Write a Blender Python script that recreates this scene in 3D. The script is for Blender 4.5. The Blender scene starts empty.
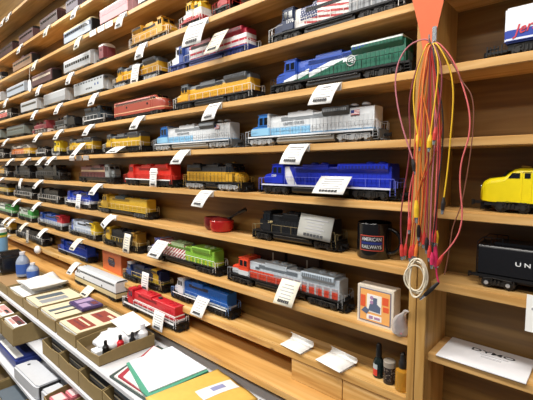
import bpy, bmesh, math, random
from mathutils import Vector, Matrix
random.seed(7)
C = bpy.context.scene.collection
PI = math.pi

# ------------------------------------------------------------------ materials
def lin(c):
    return c / 12.92 if c <= 0.04045 else ((c + 0.055) / 1.055) ** 2.4
def col(h):
    if not isinstance(h, str):
        return tuple(h) + (1.0,) if len(h) == 3 else tuple(h)
    h = h.lstrip('#')
    return tuple(lin(int(h[i:i + 2], 16) / 255) for i in (0, 2, 4)) + (1.0,)
MATS = {}
def mat(name, c, rough=0.45, metal=0.0, spec=0.5, trans=0.0, alpha=1.0, noise=0.06):
    if name in MATS: return MATS[name]
    m = bpy.data.materials.new(name); m.use_nodes = True
    nt = m.node_tree; b = nt.nodes['Principled BSDF']
    c = col(c)
    b.inputs['Roughness'].default_value = rough
    b.inputs['Metallic'].default_value = metal
    b.inputs['Specular IOR Level'].default_value = spec
    b.inputs['Transmission Weight'].default_value = trans
    b.inputs['Alpha'].default_value = alpha
    if noise:
        tc = nt.nodes.new('ShaderNodeTexCoord')
        n = nt.nodes.new('ShaderNodeTexNoise'); n.inputs['Scale'].default_value = 60
        nt.links.new(tc.outputs['Object'], n.inputs['Vector'])
        mx = nt.nodes.new('ShaderNodeMix'); mx.data_type = 'RGBA'
        mx.inputs[6].default_value = tuple(max(0, v * (1 - noise)) for v in c[:3]) + (1,)
        mx.inputs[7].default_value = tuple(min(1, v * (1 + noise)) for v in c[:3]) + (1,)
        nt.links.new(n.outputs['Fac'], mx.inputs[0])
        nt.links.new(mx.outputs[2], b.inputs['Base Color'])
    else:
        b.inputs['Base Color'].default_value = c
    MATS[name] = m
    return m

def paint(name, base, rules=(), rough=0.35, metal=0.0):
    """paint scheme: colour regions bounded by half planes a*x+b*y+c*z>t in the model's own coordinates;
    ('s',a,c,f,t) is a stripe family sin(f*(a*x+c*z))>t"""
    if name in MATS: return MATS[name]
    m = bpy.data.materials.new(name); m.use_nodes = True
    nt = m.node_tree; b = nt.nodes['Principled BSDF']
    b.inputs['Roughness'].default_value = rough; b.inputs['Metallic'].default_value = metal
    tc = nt.nodes.new('ShaderNodeTexCoord')
    cur = nt.nodes.new('ShaderNodeRGB'); cur.outputs[0].default_value = col(base); cur = cur.outputs[0]
    def math_(op, a, bb=None):
        n = nt.nodes.new('ShaderNodeMath'); n.operation = op
        for i, v in enumerate((a, bb)):
            if v is None: continue
            if isinstance(v, (int, float)): n.inputs[i].default_value = v
            else: nt.links.new(v, n.inputs[i])
        return n.outputs[0]
    for conds, c in rules:
        acc = None
        for cd in conds:
            vm = nt.nodes.new('ShaderNodeVectorMath'); vm.operation = 'DOT_PRODUCT'
            nt.links.new(tc.outputs['Object'], vm.inputs[0])
            if cd[0] == 's':
                vm.inputs[1].default_value = (cd[1], 0, cd[2])
                v = math_('GREATER_THAN', math_('SINE', math_('MULTIPLY', vm.outputs['Value'], cd[3])), cd[4])
            else:
                vm.inputs[1].default_value = (cd[0], cd[1], cd[2])
                v = math_('GREATER_THAN', vm.outputs['Value'], cd[3])
            acc = v if acc is None else math_('MULTIPLY', acc, v)
        mx = nt.nodes.new('ShaderNodeMix'); mx.data_type = 'RGBA'
        nt.links.new(acc, mx.inputs[0]); nt.links.new(cur, mx.inputs[6])
        mx.inputs[7].default_value = col(c); cur = mx.outputs[2]
    nt.links.new(cur, b.inputs['Base Color'])
    MATS[name] = m
    return m

def wood(name, c1, c2, c3, along='X', rough=0.42, knots=0.0, scale=1.0):
    if name in MATS: return MATS[name]
    m = bpy.data.materials.new(name); m.use_nodes = True
    nt = m.node_tree; b = nt.nodes['Principled BSDF']; b.inputs['Roughness'].default_value = rough
    L = nt.links.new
    tc = nt.nodes.new('ShaderNodeTexCoord'); mp = nt.nodes.new('ShaderNodeMapping')
    s = {'X': (1.5, 26, 26), 'Z': (26, 26, 1.5), 'Y': (26, 1.5, 26)}[along]
    mp.inputs['Scale'].default_value = tuple(v * scale for v in s)
    L(tc.outputs['Object'], mp.inputs['Vector'])
    n = nt.nodes.new('ShaderNodeTexNoise'); n.inputs['Scale'].default_value = 2.2
    n.inputs['Detail'].default_value = 8; n.inputs['Distortion'].default_value = 0.6
    L(mp.outputs['Vector'], n.inputs['Vector'])
    r = nt.nodes.new('ShaderNodeValToRGB'); e = r.color_ramp.elements
    e[0].position = 0.30; e[0].color = col(c1); e[1].position = 0.72; e[1].color = col(c3)
    x = e.new(0.5); x.color = col(c2)
    L(n.outputs['Fac'], r.inputs['Fac'])
    out = r.outputs['Color']
    # broad board to board tone
    n2 = nt.nodes.new('ShaderNodeTexNoise'); n2.inputs['Scale'].default_value = 1.3
    mp2 = nt.nodes.new('ShaderNodeMapping'); mp2.inputs['Scale'].default_value = {'X': (1, 9, 9), 'Z': (9, 9, 1), 'Y': (9, 1, 9)}[along]
    L(tc.outputs['Object'], mp2.inputs['Vector']); L(mp2.outputs['Vector'], n2.inputs['Vector'])
    mr = nt.nodes.new('ShaderNodeMapRange'); mr.inputs['From Min'].default_value = .3; mr.inputs['From Max'].default_value = .7
    mr.inputs['To Min'].default_value = .82; mr.inputs['To Max'].default_value = 1.12
    L(n2.outputs['Fac'], mr.inputs['Value'])
    mm = nt.nodes.new('ShaderNodeMix'); mm.data_type = 'RGBA'; mm.blend_type = 'MULTIPLY'; mm.inputs[0].default_value = 1
    L(out, mm.inputs[6]); L(mr.outputs['Result'], mm.inputs[7]); out = mm.outputs[2]
    if knots:
        v = nt.nodes.new('ShaderNodeTexVoronoi'); v.inputs['Scale'].default_value = 6.5
        mp3 = nt.nodes.new('ShaderNodeMapping'); mp3.inputs['Scale'].default_value = (1, 1.6, 1.6)
        L(tc.outputs['Object'], mp3.inputs['Vector']); L(mp3.outputs['Vector'], v.inputs['Vector'])
        r2 = nt.nodes.new('ShaderNodeValToRGB'); r2.color_ramp.elements[0].position = 0.03; r2.color_ramp.elements[1].position = 0.085
        r2.color_ramp.elements[0].color = (.12, .05, .02, 1); r2.color_ramp.elements[1].color = (1, 1, 1, 1)
        L(v.outputs['Distance'], r2.inputs['Fac'])
        m3 = nt.nodes.new('ShaderNodeMix'); m3.data_type = 'RGBA'; m3.blend_type = 'MULTIPLY'; m3.inputs[0].default_value = knots
        L(out, m3.inputs[6]); L(r2.outputs['Color'], m3.inputs[7]); out = m3.outputs[2]
    L(out, b.inputs['Base Color'])
    bp = nt.nodes.new('ShaderNodeBump'); bp.inputs['Strength'].default_value = 0.08
    L(n.outputs['Fac'], bp.inputs['Height']); L(bp.outputs['Normal'], b.inputs['Normal'])
    MATS[name] = m
    return m

# ------------------------------------------------------------------ mesh builder
TMP = bpy.data.meshes.new('scratch')
class MB:
    def __init__(s): s.bm = bmesh.new()
    def _merge(s, t, m):
        for f in t.faces: f.material_index = m
        t.to_mesh(TMP); t.free(); s.bm.from_mesh(TMP)
    def _bev(s, t, bev):
        if bev:
            bmesh.ops.bevel(t, geom=t.edges[:], offset=bev, segments=2, affect='EDGES', clamp_overlap=True)
    def box(s, x0, x1, y0, y1, z0, z1, m=0, bev=0, mtx=None):
        t = bmesh.new(); bmesh.ops.create_cube(t, size=1)
        for v in t.verts:
            v.co = ((x0 + x1) / 2 + v.co.x * (x1 - x0), (y0 + y1) / 2 + v.co.y * (y1 - y0), (z0 + z1) / 2 + v.co.z * (z1 - z0))
        s._bev(t, bev)
        if mtx: bmesh.ops.transform(t, matrix=mtx, verts=t.verts)
        s._merge(t, m); return s
    def prism(s, pts, axis, a0, a1, m=0, bev=0, mtx=None):
        """pts: closed outline; axis 'y' -> (x,z), 'x' -> (y,z), 'z' -> (x,y)"""
        t = bmesh.new()
        def mk(p, a):
            return {'y': (p[0], a, p[1]), 'x': (a, p[0], p[1]), 'z': (p[0], p[1], a)}[axis]
        A = [t.verts.new(mk(p, a0)) for p in pts]; B = [t.verts.new(mk(p, a1)) for p in pts]
        n = len(pts); t.faces.new(A); t.faces.new(B[::-1])
        for i in range(n): t.faces.new((A[i], B[i], B[(i + 1) % n], A[(i + 1) % n]))
        bmesh.ops.recalc_face_normals(t, faces=t.faces)
        s._bev(t, bev)
        if mtx: bmesh.ops.transform(t, matrix=mtx, verts=t.verts)
        s._merge(t, m); return s
    def cyl(s, p0, p1, r, n=12, m=0, r2=None):
        p0 = Vector(p0); p1 = Vector(p1); d = p1 - p0
        t = bmesh.new()
        bmesh.ops.create_cone(t, cap_ends=True, segments=n, radius1=r, radius2=r if r2 is None else r2, depth=d.length)
        M = Matrix.Translation((p0 + p1) / 2) @ d.to_track_quat('Z', 'Y').to_matrix().to_4x4()
        bmesh.ops.transform(t, matrix=M, verts=t.verts)
        s._merge(t, m); return s
    def ball(s, c, rx, ry, rz, m=0, u=16, v=10, mtx=None):
        t = bmesh.new(); bmesh.ops.create_uvsphere(t, u_segments=u, v_segments=v, radius=1)
        for q in t.verts: q.co = (c[0] + q.co.x * rx, c[1] + q.co.y * ry, c[2] + q.co.z * rz)
        if mtx: bmesh.ops.transform(t, matrix=mtx, verts=t.verts)
        s._merge(t, m); return s
    def tube(s, pts, r, n=5, m=0):
        for a, b in zip(pts, pts[1:]): s.cyl(a, b, r, n, m)
        return s
    def loft(s, loops, m=0, cap=True):
        t = bmesh.new(); R = [[t.verts.new(p) for p in l] for l in loops]; n = len(loops[0])
        for a, b in zip(R, R[1:]):
            for i in range(n): t.faces.new((a[i], a[(i + 1) % n], b[(i + 1) % n], b[i]))
        if cap: t.faces.new(R[0][::-1]); t.faces.new(R[-1])
        bmesh.ops.recalc_face_normals(t, faces=t.faces)
        s._merge(t, m); return s
    def lathe(s, prof, c=(0, 0, 0), n=28, m=0):
        t = bmesh.new(); R = []
        for r, z in prof:
            R.append([t.verts.new((c[0] + r * math.cos(2 * PI * i / n), c[1] + r * math.sin(2 * PI * i / n), c[2] + z)) for i in range(n)])
        for a, b in zip(R, R[1:]):
            for i in range(n): t.faces.new((a[i], a[(i + 1) % n], b[(i + 1) % n], b[i]))
        t.faces.new(R[0][::-1]); t.faces.new(R[-1])
        bmesh.ops.recalc_face_normals(t, faces=t.faces)
        s._merge(t, m); return s
    def grid(s, fn, nu, nv, m=0):
        t = bmesh.new(); V = [[t.verts.new(fn(i / nu, j / nv)) for j in range(nv + 1)] for i in range(nu + 1)]
        for i in range(nu):
            for j in range(nv): t.faces.new((V[i][j], V[i + 1][j], V[i + 1][j + 1], V[i][j + 1]))
        s._merge(t, m); return s
    def mesh(s, name, mats, smooth=35):
        me = bpy.data.meshes.new(name); s.bm.to_mesh(me); s.bm.free()
        for m in (mats if isinstance(mats, (list, tuple)) else [mats]): me.materials.append(m)
        if smooth:
            me.polygons.foreach_set('use_smooth', [True] * len(me.polygons))
            me.set_sharp_from_angle(angle=math.radians(smooth))
        return me
    def build(s, name, mats, parent=None, smooth=35, loc=None):
        return link(name, s.mesh(name, mats, smooth), parent, loc)
def link(name, me, parent=None, loc=None):
    o = bpy.data.objects.new(name, me); C.objects.link(o)
    if parent: o.parent = parent
    if loc: o.location = loc
    return o
def tag(o, label, cat, group=None, kind=None):
    if label: o['label'] = label
    if cat: o['category'] = cat
    if group: o['group'] = group
    if kind: o['kind'] = kind
    return o
def thing(name, label, cat, loc=(0, 0, 0), rz=0, group=None):
    o = bpy.data.objects.new(name, None); C.objects.link(o); o.empty_display_size = .05
    o.location = loc; o.rotation_euler = (0, 0, rz)
    return tag(o, label, cat, group)
def text_mesh(name, body, size, m, depth=0.0004, shear=0, sx=1.0):
    cu = bpy.data.curves.new('t', 'FONT'); cu.body = body; cu.size = size; cu.extrude = depth
    cu.align_x = 'CENTER'; cu.align_y = 'CENTER'; cu.shear = shear; cu.offset = size * .012
    o = bpy.data.objects.new('t', cu); C.objects.link(o)
    dg = bpy.context.evaluated_depsgraph_get(); me = bpy.data.meshes.new_from_object(o.evaluated_get(dg))
    bpy.data.objects.remove(o); me.name = name; me.materials.clear(); me.materials.append(m)
    me.transform(Matrix.Scale(sx, 4, (1, 0, 0)))
    return me
FACE = Matrix.Rotation(PI / 2, 4, 'X')           # text plane turned to face -Y

# ------------------------------------------------------------------ common materials
BLACK = mat('satin_black', '#141416', .4)
DGREY = mat('dark_grey', '#3a3b3e', .5)
TRUCKK = mat('truck_black', '#1c1b1b', .5)
TRUCKS = mat('truck_silver', '#a9adb1', .4, .2)
STEEL = mat('bright_steel', '#c9ccd0', .25, .9)
GLASS = mat('window_glass', '#11151a', .08, 0, .8)
WHITE = mat('white_paint', '#eceef0', .4)
RAILW = mat('white_rail', '#e6e6e4', .5)
RAILY = mat('cream_rail', '#d9c490', .5)
BRASS = mat('brass', '#b08a3c', .3, .8)
PAPER = mat('white_paper', '#f2f1ee', .7)
INK = mat('black_ink', '#3c3c40', .7)
INKL = mat('grey_ink', '#a9a9ad', .7)
KRAFT = mat('kraft_card', '#8f7a50', .8, noise=.12)
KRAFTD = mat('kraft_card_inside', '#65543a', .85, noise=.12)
OAK = wood('oak_board', '#bd8c4c', '#d2a464', '#e2ba80')
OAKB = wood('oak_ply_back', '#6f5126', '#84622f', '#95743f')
OAKV = wood('oak_post', '#a87a3c', '#bd904f', '#cda465', along='Z')
PINE = wood('knotty_pine', '#ac7838', '#d4a864', '#e8c690', knots=.85, scale=.8)
LEDGEW = wood('ledge_board', '#b98644', '#cf9e5a', '#deb272', scale=.7)
# ------------------------------------------------------------------ setting
XL, XR = -5.2, 0.75
Z_FLOOR, Z_CEIL = -1.45, 1.55
SHELF = {'S9': .99, 'S8': .754, 'C': .612, 'S0': .465, 'S1': .332, 'S2': .197, 'S3': .058, 'S4': -.078, 'S5': -.216, 'S6': -.369, 'S7': -.502}
LEDGE_Z = -.585
def struct(name, bm, m, **k):
    o = bm.build(name, m, **k); o['kind'] = 'structure'; return o
plaster = mat('cream_plaster', '#cfc6b4', .8); lino = mat('grey_floor', '#5c5852', .6); tile = mat('ceiling_white', '#d8d6d0', .8)
struct('wall_back', MB().box(XL, XR, .135, .2, Z_FLOOR, Z_CEIL), plaster)
struct('wall_left', MB().box(XL - .1, XL, -3.2, .2, Z_FLOOR, Z_CEIL), plaster)
struct('floor', MB().box(XL - .1, XR + .6, -3.2, .2, Z_FLOOR - .05, Z_FLOOR), lino)
struct('ceiling', MB().box(XL - .1, XR + .6, -3.2, .2, Z_CEIL, Z_CEIL + .05), tile)

# shelving unit of the long wall (left bay) and the right bay, two units side by side
X_A0, X_A1, X_B0, X_B1 = -.3060, -.2905, -.2890, -.2700
YB = .108
T = .017
u = thing('wall_shelving', 'long oak shelving unit crowded with model locomotives on every shelf', 'shelving', (0, 0, Z_FLOOR))
def at0(mb): return mb
LOC = (0, 0, -Z_FLOOR)
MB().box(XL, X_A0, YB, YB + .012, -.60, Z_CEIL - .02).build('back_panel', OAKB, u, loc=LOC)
for k, z in SHELF.items():
    if k == 'S7': continue
    MB().box(XL, X_A0, 0, YB - .0005, z - T, z, bev=.0012).build('shelf', OAK, u, loc=LOC)
MB().box(XL, X_A0, 0, YB - .0005, SHELF['S7'] - .022, SHELF['S7'], bev=.002).build('shelf', PINE, u, loc=LOC)
MB().box(X_A0, X_A1, -.02, YB + .012, -.60, Z_CEIL - .02, bev=.001).build('side_panel', OAKV, u, loc=LOC)
MB().box(-.635, -.475, .004, .022, LEDGE_Z + .0005, SHELF['S7'] - .0235, bev=.001).build('filler_board', PINE, u, loc=LOC)
MB().box(-.473, X_A0 - .001, .004, .022, LEDGE_Z + .0005, SHELF['S7'] - .0235, bev=.001).build('filler_board', PINE, u, loc=LOC)
MB().box(XL, XL + .02, -.02, YB + .012, -.60, Z_CEIL - .02).build('side_panel', OAKV, u, loc=LOC)
r = thing('shelf_bay', 'oak shelf bay right of the hanging test leads, deep posts and five shelves', 'shelving', (0, 0, Z_FLOOR))
RSH = {'R2': .197, 'R3': .056, 'R4': -.086, 'R5': -.233, 'R6': -.386, 'R1': .345, 'R7': -.56}
MB().box(X_B0, X_B1, -.02, YB + .012, -1.44, Z_CEIL - .02, bev=.001).build('side_panel', OAKV, r, loc=LOC)
MB().box(X_B1, XR, YB, YB + .012, -1.44, Z_CEIL - .02).build('back_panel', OAKB, r, loc=LOC)
for k, z in RSH.items():
    MB().box(X_B1, XR, 0, YB - .0005, z - T, z, bev=.0012).build('shelf', OAK, r, loc=LOC)
# long ledge under the lowest shelf
lg = MB().box(XL + .021, X_A1 - .06, -.058, YB - .001, LEDGE_Z - .020, LEDGE_Z, bev=.0015).build('counter_ledge', LEDGEW)
tag(lg, 'long oak ledge jutting out below the knotty bottom shelf', 'ledge')

# ------------------------------------------------------------------ rolling stock
MESH = {}
def shared(key, fn):
    if key not in MESH: MESH[key] = fn()
    return MESH[key]
def truck_mesh(m, axles, near):
    def f():
        b = MB(); n = axles; w = .026 if n == 2 else .047
        for sy in (-1, 1):
            y0, y1 = sorted((sy * .0245, sy * .0285))
            pts = [(-w, .014), (-w * .82, .020), (-w * .45, .021), (-w * .3, .015), (w * .3, .015), (w * .45, .021), (w * .82, .020), (w, .014), (w * .9, .010), (w * .5, .011), (w * .35, .007), (-w * .35, .007), (-w * .5, .011), (-w * .9, .010)]
            b.prism(pts, 'y', y0, y1)
            xs = (-.018, .018) if n == 2 else (-.034, 0, .034)
            for x in xs:
                b.cyl((x, sy * .0285, .0115), (x, sy * .0315, .0115), .0048, 10)
                b.box(x - .006, x + .006, *sorted((sy * .028, sy * .0305)), .016, .021)
            for x in [(p + q) / 2 for p, q in zip(xs, xs[1:])]:
                for d in (-.003, .003): b.cyl((x + d, sy * .0295, .009), (x + d, sy * .0295, .018), .0022, 8)
            if near:
                b.tube([(-w * .9, sy * .031, .019), (-w * .3, sy * .031, .0215), (w * .9, sy * .031, .0195)], .0007)
                for x in xs: b.cyl((x + .009, sy * .0305, .0205), (x + .009, sy * .0305, .0105), .0012, 6)
        b.box(-w * .85, w * .85, -.0245, .0245, .012, .019)
        return b.mesh('truck', m)
    return shared(('truck', m.name, axles, near), f)
def wheel_mesh(m, rad=.0105):
    def f():
        b = MB()
        for sy in (-1, 1):
            c = rad * 1.08 + .0003
            b.cyl((0, sy * .0185, c), (0, sy * .0235, c), rad, 18)
            b.cyl((0, sy * .0180, c), (0, sy * .0190, c), rad * 1.08, 18)
            b.cyl((0, sy * .0235, c), (0, sy * .0245, c), rad * .45, 10)
        b.cyl((0, -.018, c), (0, .018, c), .0025, 8)
        return b.mesh('wheelset', m)
    return shared(('wheel', m.name, rad), f)
def put_trucks(root, xs, axles, m, near=True, wm=None):
    for x in xs:
        t = link('truck', truck_mesh(m, axles, near), root, (x, 0, 0))
        for dx in ((-.018, .018) if axles == 2 else (-.034, 0, .034)):
            link('wheelset', wheel_mesh(wm or (WHEELK if m.name in ('truck_black', 'truck_grey', 'truck_blue') else STEELD)), t, (dx, 0, 0))
STEELD = mat('wheel_steel', '#8d8e90', .35, .5); WHEELK = mat('wheel_black', '#2a2929', .45, .3)
def coupler_mesh():
    b = MB(); b.box(-.012, 0, -.003, .003, .0135, .0195, bev=.001); b.box(-.018, -.010, -.0055, .0055, .0125, .0205, bev=.002); b.cyl((-.016, -.004, .011), (-.016, -.004, .022), .0018, 8)
    return b.mesh('coupler', BLACK)
def couplers(root, hx):
    me = shared('coupler', coupler_mesh)
    a = link('coupler', me, root, (-hx, 0, 0)); b = link('coupler', me, root, (hx, 0, 0)); b.rotation_euler = (0, 0, PI)
def roundrect(w, z0, z1, r, n=3, r0=0):
    pts = []
    if r0: pts += [(-w + r0, z0), (-w, z0 + r0)]
    else: pts += [(-w, z0)]
    pts += [(-w + r - r * math.cos(t), z1 - r + r * math.sin(t)) for t in [PI / 2 * i / n for i in range(n + 1)]]
    pts += [(w - r + r * math.sin(t), z1 - r + r * math.cos(t)) for t in [PI / 2 * i / n for i in range(n + 1)]]
    if r0: pts += [(w, z0 + r0), (w - r0, z0)]
    else: pts += [(w, z0)]
    return pts
def letter(root, body, x, z, size, m, y=-.031, flip=False, shear=0, sx=1, name='lettering', left=False):
    me = text_mesh(name, body, size, m, shear=shear, sx=sx)
    if left: x -= min(v.co.x for v in me.vertices)
    M = Matrix.Translation((x, y, z)) @ FACE
    if flip: M = Matrix.Rotation(PI, 4, 'Z') @ Matrix.Translation((-x if False else x, y, z)) @ FACE
    me.transform(M)
    return link(name, me, root)

def fit(x0, x1):
    return (x0 * 1.010 - .004, x1 * 1.045) if x1 < -.25 else (x0, x1)
def hood_loco(label, x0, x1, z, body, cab=None, roof=None, frame=BLACK, sill=None, rail=RAILW, trucks=TRUCKK, group=None,
              flip=False, wide=True, flare=True, y=.053, hs=1.0, near=True, six=True, tank=BLACK, flaremat=None, nose=None,
              doors=True, grille=DGREY, top_lines=None, cat='model locomotive', rz=0, dyn=True, name='model_locomotive', sillh=.0040, fl=None):
    """road switcher: local -x is the cab end"""
    x0, x1 = fit(x0, x1); L = x1 - x0; h = L / 2; hs = hs * 1.06
    root = thing(name, label, cat, ((x0 + x1) / 2, y, z), (PI if flip else 0) + rz, group)
    cab = cab or body; roof = roof or body; sill = sill or frame; flaremat = flaremat or roof; nose = nose or cab
    k = max(.8, min(1.15, L / .40))               # features scale with length
    e = h - .008                                   # end of deck
    b = MB(); b.box(-e, e, -.0285, .0285, .0245, .030, bev=.0008)
    b.box(-e + .02, e - .02, -.012, .012, .016, .0245)
    for sx in (-1, 1):                             # step wells and pilot plates
        b.box(*sorted((sx * (e - .002), sx * (e + .002))), -.027, .027, .0085, .0245)
        b.prism([(sx * (e + .002), .0085), (sx * (e + .010), .0045), (sx * (e + .002), .0045)], 'y', -.022, .022)
        for sy in (-1, 1):
            for q in range(3):
                b.box(*sorted((sx * (e - .012), sx * (e + .001))), *sorted((sy * .022, sy * .0295)), .006 + .0065 * q, .0075 + .0065 * q)
    b.build('frame', frame, root)
    for sy in (-1, 1): MB().box(-e + .012, e - .012, *sorted((sy * .0286, sy * .0296)), .0300 - sillh, .0302).build('sill', sill, root)
    tw = .047 if six else .026
    tx = e - .016 - tw
    b = MB(); b.prism(roundrect(.024, .0075, .0245, .004, 3, .005), 'x', -(tx - tw - .010), tx - tw - .010)
    for sy in (-1, 1): b.cyl((-(tx - tw - .016), sy * .0255, .0215), (tx - tw - .016, sy * .0255, .0215), .0022, 8)
    b.build('fuel_tank', tank, root)
    put_trucks(root, (-tx, tx), 3 if six else 2, trucks, near)
    couplers(root, e)
    # cab and nose
    H = .0845 * hs; HH = .0765 * hs
    nx = -e + .014; cx = nx + .034 * k; ce = cx + .040 * k
    hw = .0215                                     # hood half width
    cw = .0285 if wide else .0275
    b = MB()
    if wide:
        b.prism([(nx, .030), (nx, .050), (nx + .006, .0565), (cx - .002, .061), (cx - .002, .030)], 'y', -.0225, .0225, bev=.0035)
        b.box(nx - .001, nx + .001, -.006, .006, .031, .053)
    else:
        b.box(nx + .004, cx - .002, -.017, .017, .030, .062, bev=.003)
    for q in (-1, 1): b.cyl((nx - .0008 + (0 if wide else .004), q * .0035, .047), (nx + .004, q * .0035, .047), .0023, 10)
    b.build('nose', nose, root)
    b = MB()
    b.prism([(cx - .003, .030), (cx - .003, .0615), (cx + .004, H - .003), (cx + .010, H), (ce, H), (ce, .030)], 'y', -cw, cw, bev=.0025)
    b.box(cx - .001, ce + .002, -cw - .001, cw + .001, H - .0045, H - .0025, bev=.0008)
    b.build('cab', cab, root)
    win = MB()
    for sy in (-1, 1):
        ya, yb = sorted((sy * (cw - .001), sy * (cw + .0008)))
        for q in range(2):
            a = cx + .006 * k + q * .016 * k
            win.box(a, a + .0125 * k, ya, yb, .0615, .0745 * hs, bev=.0004)
    for q in (-1, 1):
        M = Matrix.Translation((cx - .0005, q * .013, .0705 * hs)) @ Matrix.Rotation(.32, 4, 'Y')
        win.box(-.0012, .0012, -.009, .009, -.0055, .0055, mtx=M)
    win.build('cab_windows', GLASS, root)
    if near:
        for sy in (-1, 1):
            b = MB()
            for q in range(3):
                xx = cx + .0035 * k + .016 * k * q
                b.box(xx - .0007, xx + .0007, *sorted((sy * cw, sy * (cw + .0016))), .0605, .0755 * hs)
            b.box(cx + .002 * k, cx + .038 * k, *sorted((sy * cw, sy * (cw + .0018))), .0595, .0608)
            b.build('window_frame', cab, root)
    # long hood
    le = e - .014
    b = MB(); b.prism(roundrect(hw, .030, HH, .0045), 'x', ce, le)
    if doors:
        n = int((le - ce) / .011)
        for i in range(n):
            xa = ce + .003 + i * (le - ce - .004) / n
            for sy in (-1, 1):
                b.box(xa, xa + .0082, *sorted((sy * hw, sy * (hw + .0008))), .033, HH - .018 + (.006 if i % 5 == 2 else 0))
                if near: b.box(xa + .0068, xa + .0074, *sorted((sy * hw, sy * (hw + .0016))), .044, .050)
    b.build('long_hood', body, root)
    for sy in (-1, 1):
        g = MB()
        xa = ce + (le - ce) * .12; xb = ce + (le - ce) * .58
        for q in range(5):
            zz = HH - .0155 + q * .0022
            g.box(xa, xb, *sorted((sy * hw, sy * (hw + .0013))), zz, zz + .0012)
        g.build('louvers', grille, root)
    if flare:
        fa, fb = (le - .105 * k, le - .012) if not fl else (ce + (le - ce) * fl[0], ce + (le - ce) * fl[1])
        b = MB(); b.prism([(-hw, HH - .016), (-.0300, HH - .006), (-.0300, HH + .004), (-.027, HH + .0065), (.027, HH + .0065), (.0300, HH + .004), (.0300, HH - .006), (hw, HH - .016)], 'x', fa, fb, bev=.0008)
        b.build('radiator_section', flaremat, root)
        for sy in (-1, 1):
            g = MB()
            for q in range(14):
                xa = fa + .004 + q * (fb - fa - .008) / 14
                g.box(xa, xa + (fb - fa) / 14 * .55, *sorted((sy * .0298, sy * .0308)), HH - .0055, HH + (.0035 if not fl else .0012))
            g.build('radiator_grille', grille, root)
    if dyn:
        b = MB(); xa = ce + (le - ce) * .20; xb = ce + (le - ce) * .46
        b.prism(roundrect(hw + .0015, HH - .008, HH + .0055, .003), 'x', xa, xb); b.build('dynamic_brake_housing', roof, root)
    for i, f in enumerate((.28, .38, .80, .90)):
        xx = ce + (le - ce) * f
        top = HH + (.0055 if dyn and i < 2 else .0065 if flare and i > 1 else 0)
        b = MB(); b.lathe([(.0105, 0), (.0105, .003), (.008, .0038), (.003, .0042)], (xx, 0, top - .0004), 16)
        for q in range(8):
            a = q * PI / 4; b.box(xx + math.cos(a) * .005 - .0006, xx + math.cos(a) * .005 + .0006, math.sin(a) * .005 - .003, math.sin(a) * .005 + .003, top + .0035, top + .0048)
        b.build('roof_fan', roof, root)
    b = MB(); xx = ce + (le - ce) * .56; b.box(xx - .008, xx + .008, -.006, .006, HH - .001, HH + .006, bev=.001); b.build('exhaust_stack', DGREY, root)
    b = MB()
    for q in (-1, 0, 1): b.cyl((cx + .028, q * .003, H + .003), (cx + .017, q * .003, H + .0035), .0009, 6, 0, .002)
    b.cyl((cx + .025, 0, H - .001), (cx + .025, 0, H + .004), .0012, 6); b.build('horn', BRASS, root)
    # hand rails
    rr = .00075
    for sy in (-1, 1):
        b = MB(); yy = sy * .0284; xa = ce + .004; xb = e - .004; n = max(3, int((xb - xa) / .034)); zr = .0505
        b.tube([(xa, yy, zr), (xb, yy, zr)], rr)
        for i in range(n + 1):
            xx = xa + (xb - xa) * i / n; b.cyl((xx, yy, .0285), (xx, yy, zr), rr, 5)
        for sx, xe in ((-1, -e + .001), (1, e - .001)):
            b.tube([(xe, sy * .0284, .012), (xe, sy * .0284, .046), (xe, sy * .018, .046), (xe, sy * .018, .030)], rr * 1.1)
            b.tube([(xe - sx * .012, sy * .0288, .012), (xe - sx * .012, sy * .0288, .046)], rr * 1.1)
        b.tube([(-e + .002, sy * .0284, .045), (nx + .02, yy, .050), (cx + .001, yy, .050)], rr)
        if sy < 0:
            for sx in (-1, 1): b.tube([(sx * (e - .001), -.018, .043), (sx * (e - .001), .018, .043)], rr)
        b.build('handrail', rail, root, smooth=0)
    for sx in (-1, 1):
        b = MB()
        b.tube([(sx * (e + .003), -.010, .016), (sx * (e + .006), -.011, .009), (sx * (e + .0035), -.012, .004)], .0011)
        b.tube([(sx * (e + .003), .010, .016), (sx * (e + .006), .011, .009), (sx * (e + .0035), .012, .004)], .0011)
        b.build('brake_hose', BLACK, root)
    return root

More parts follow.
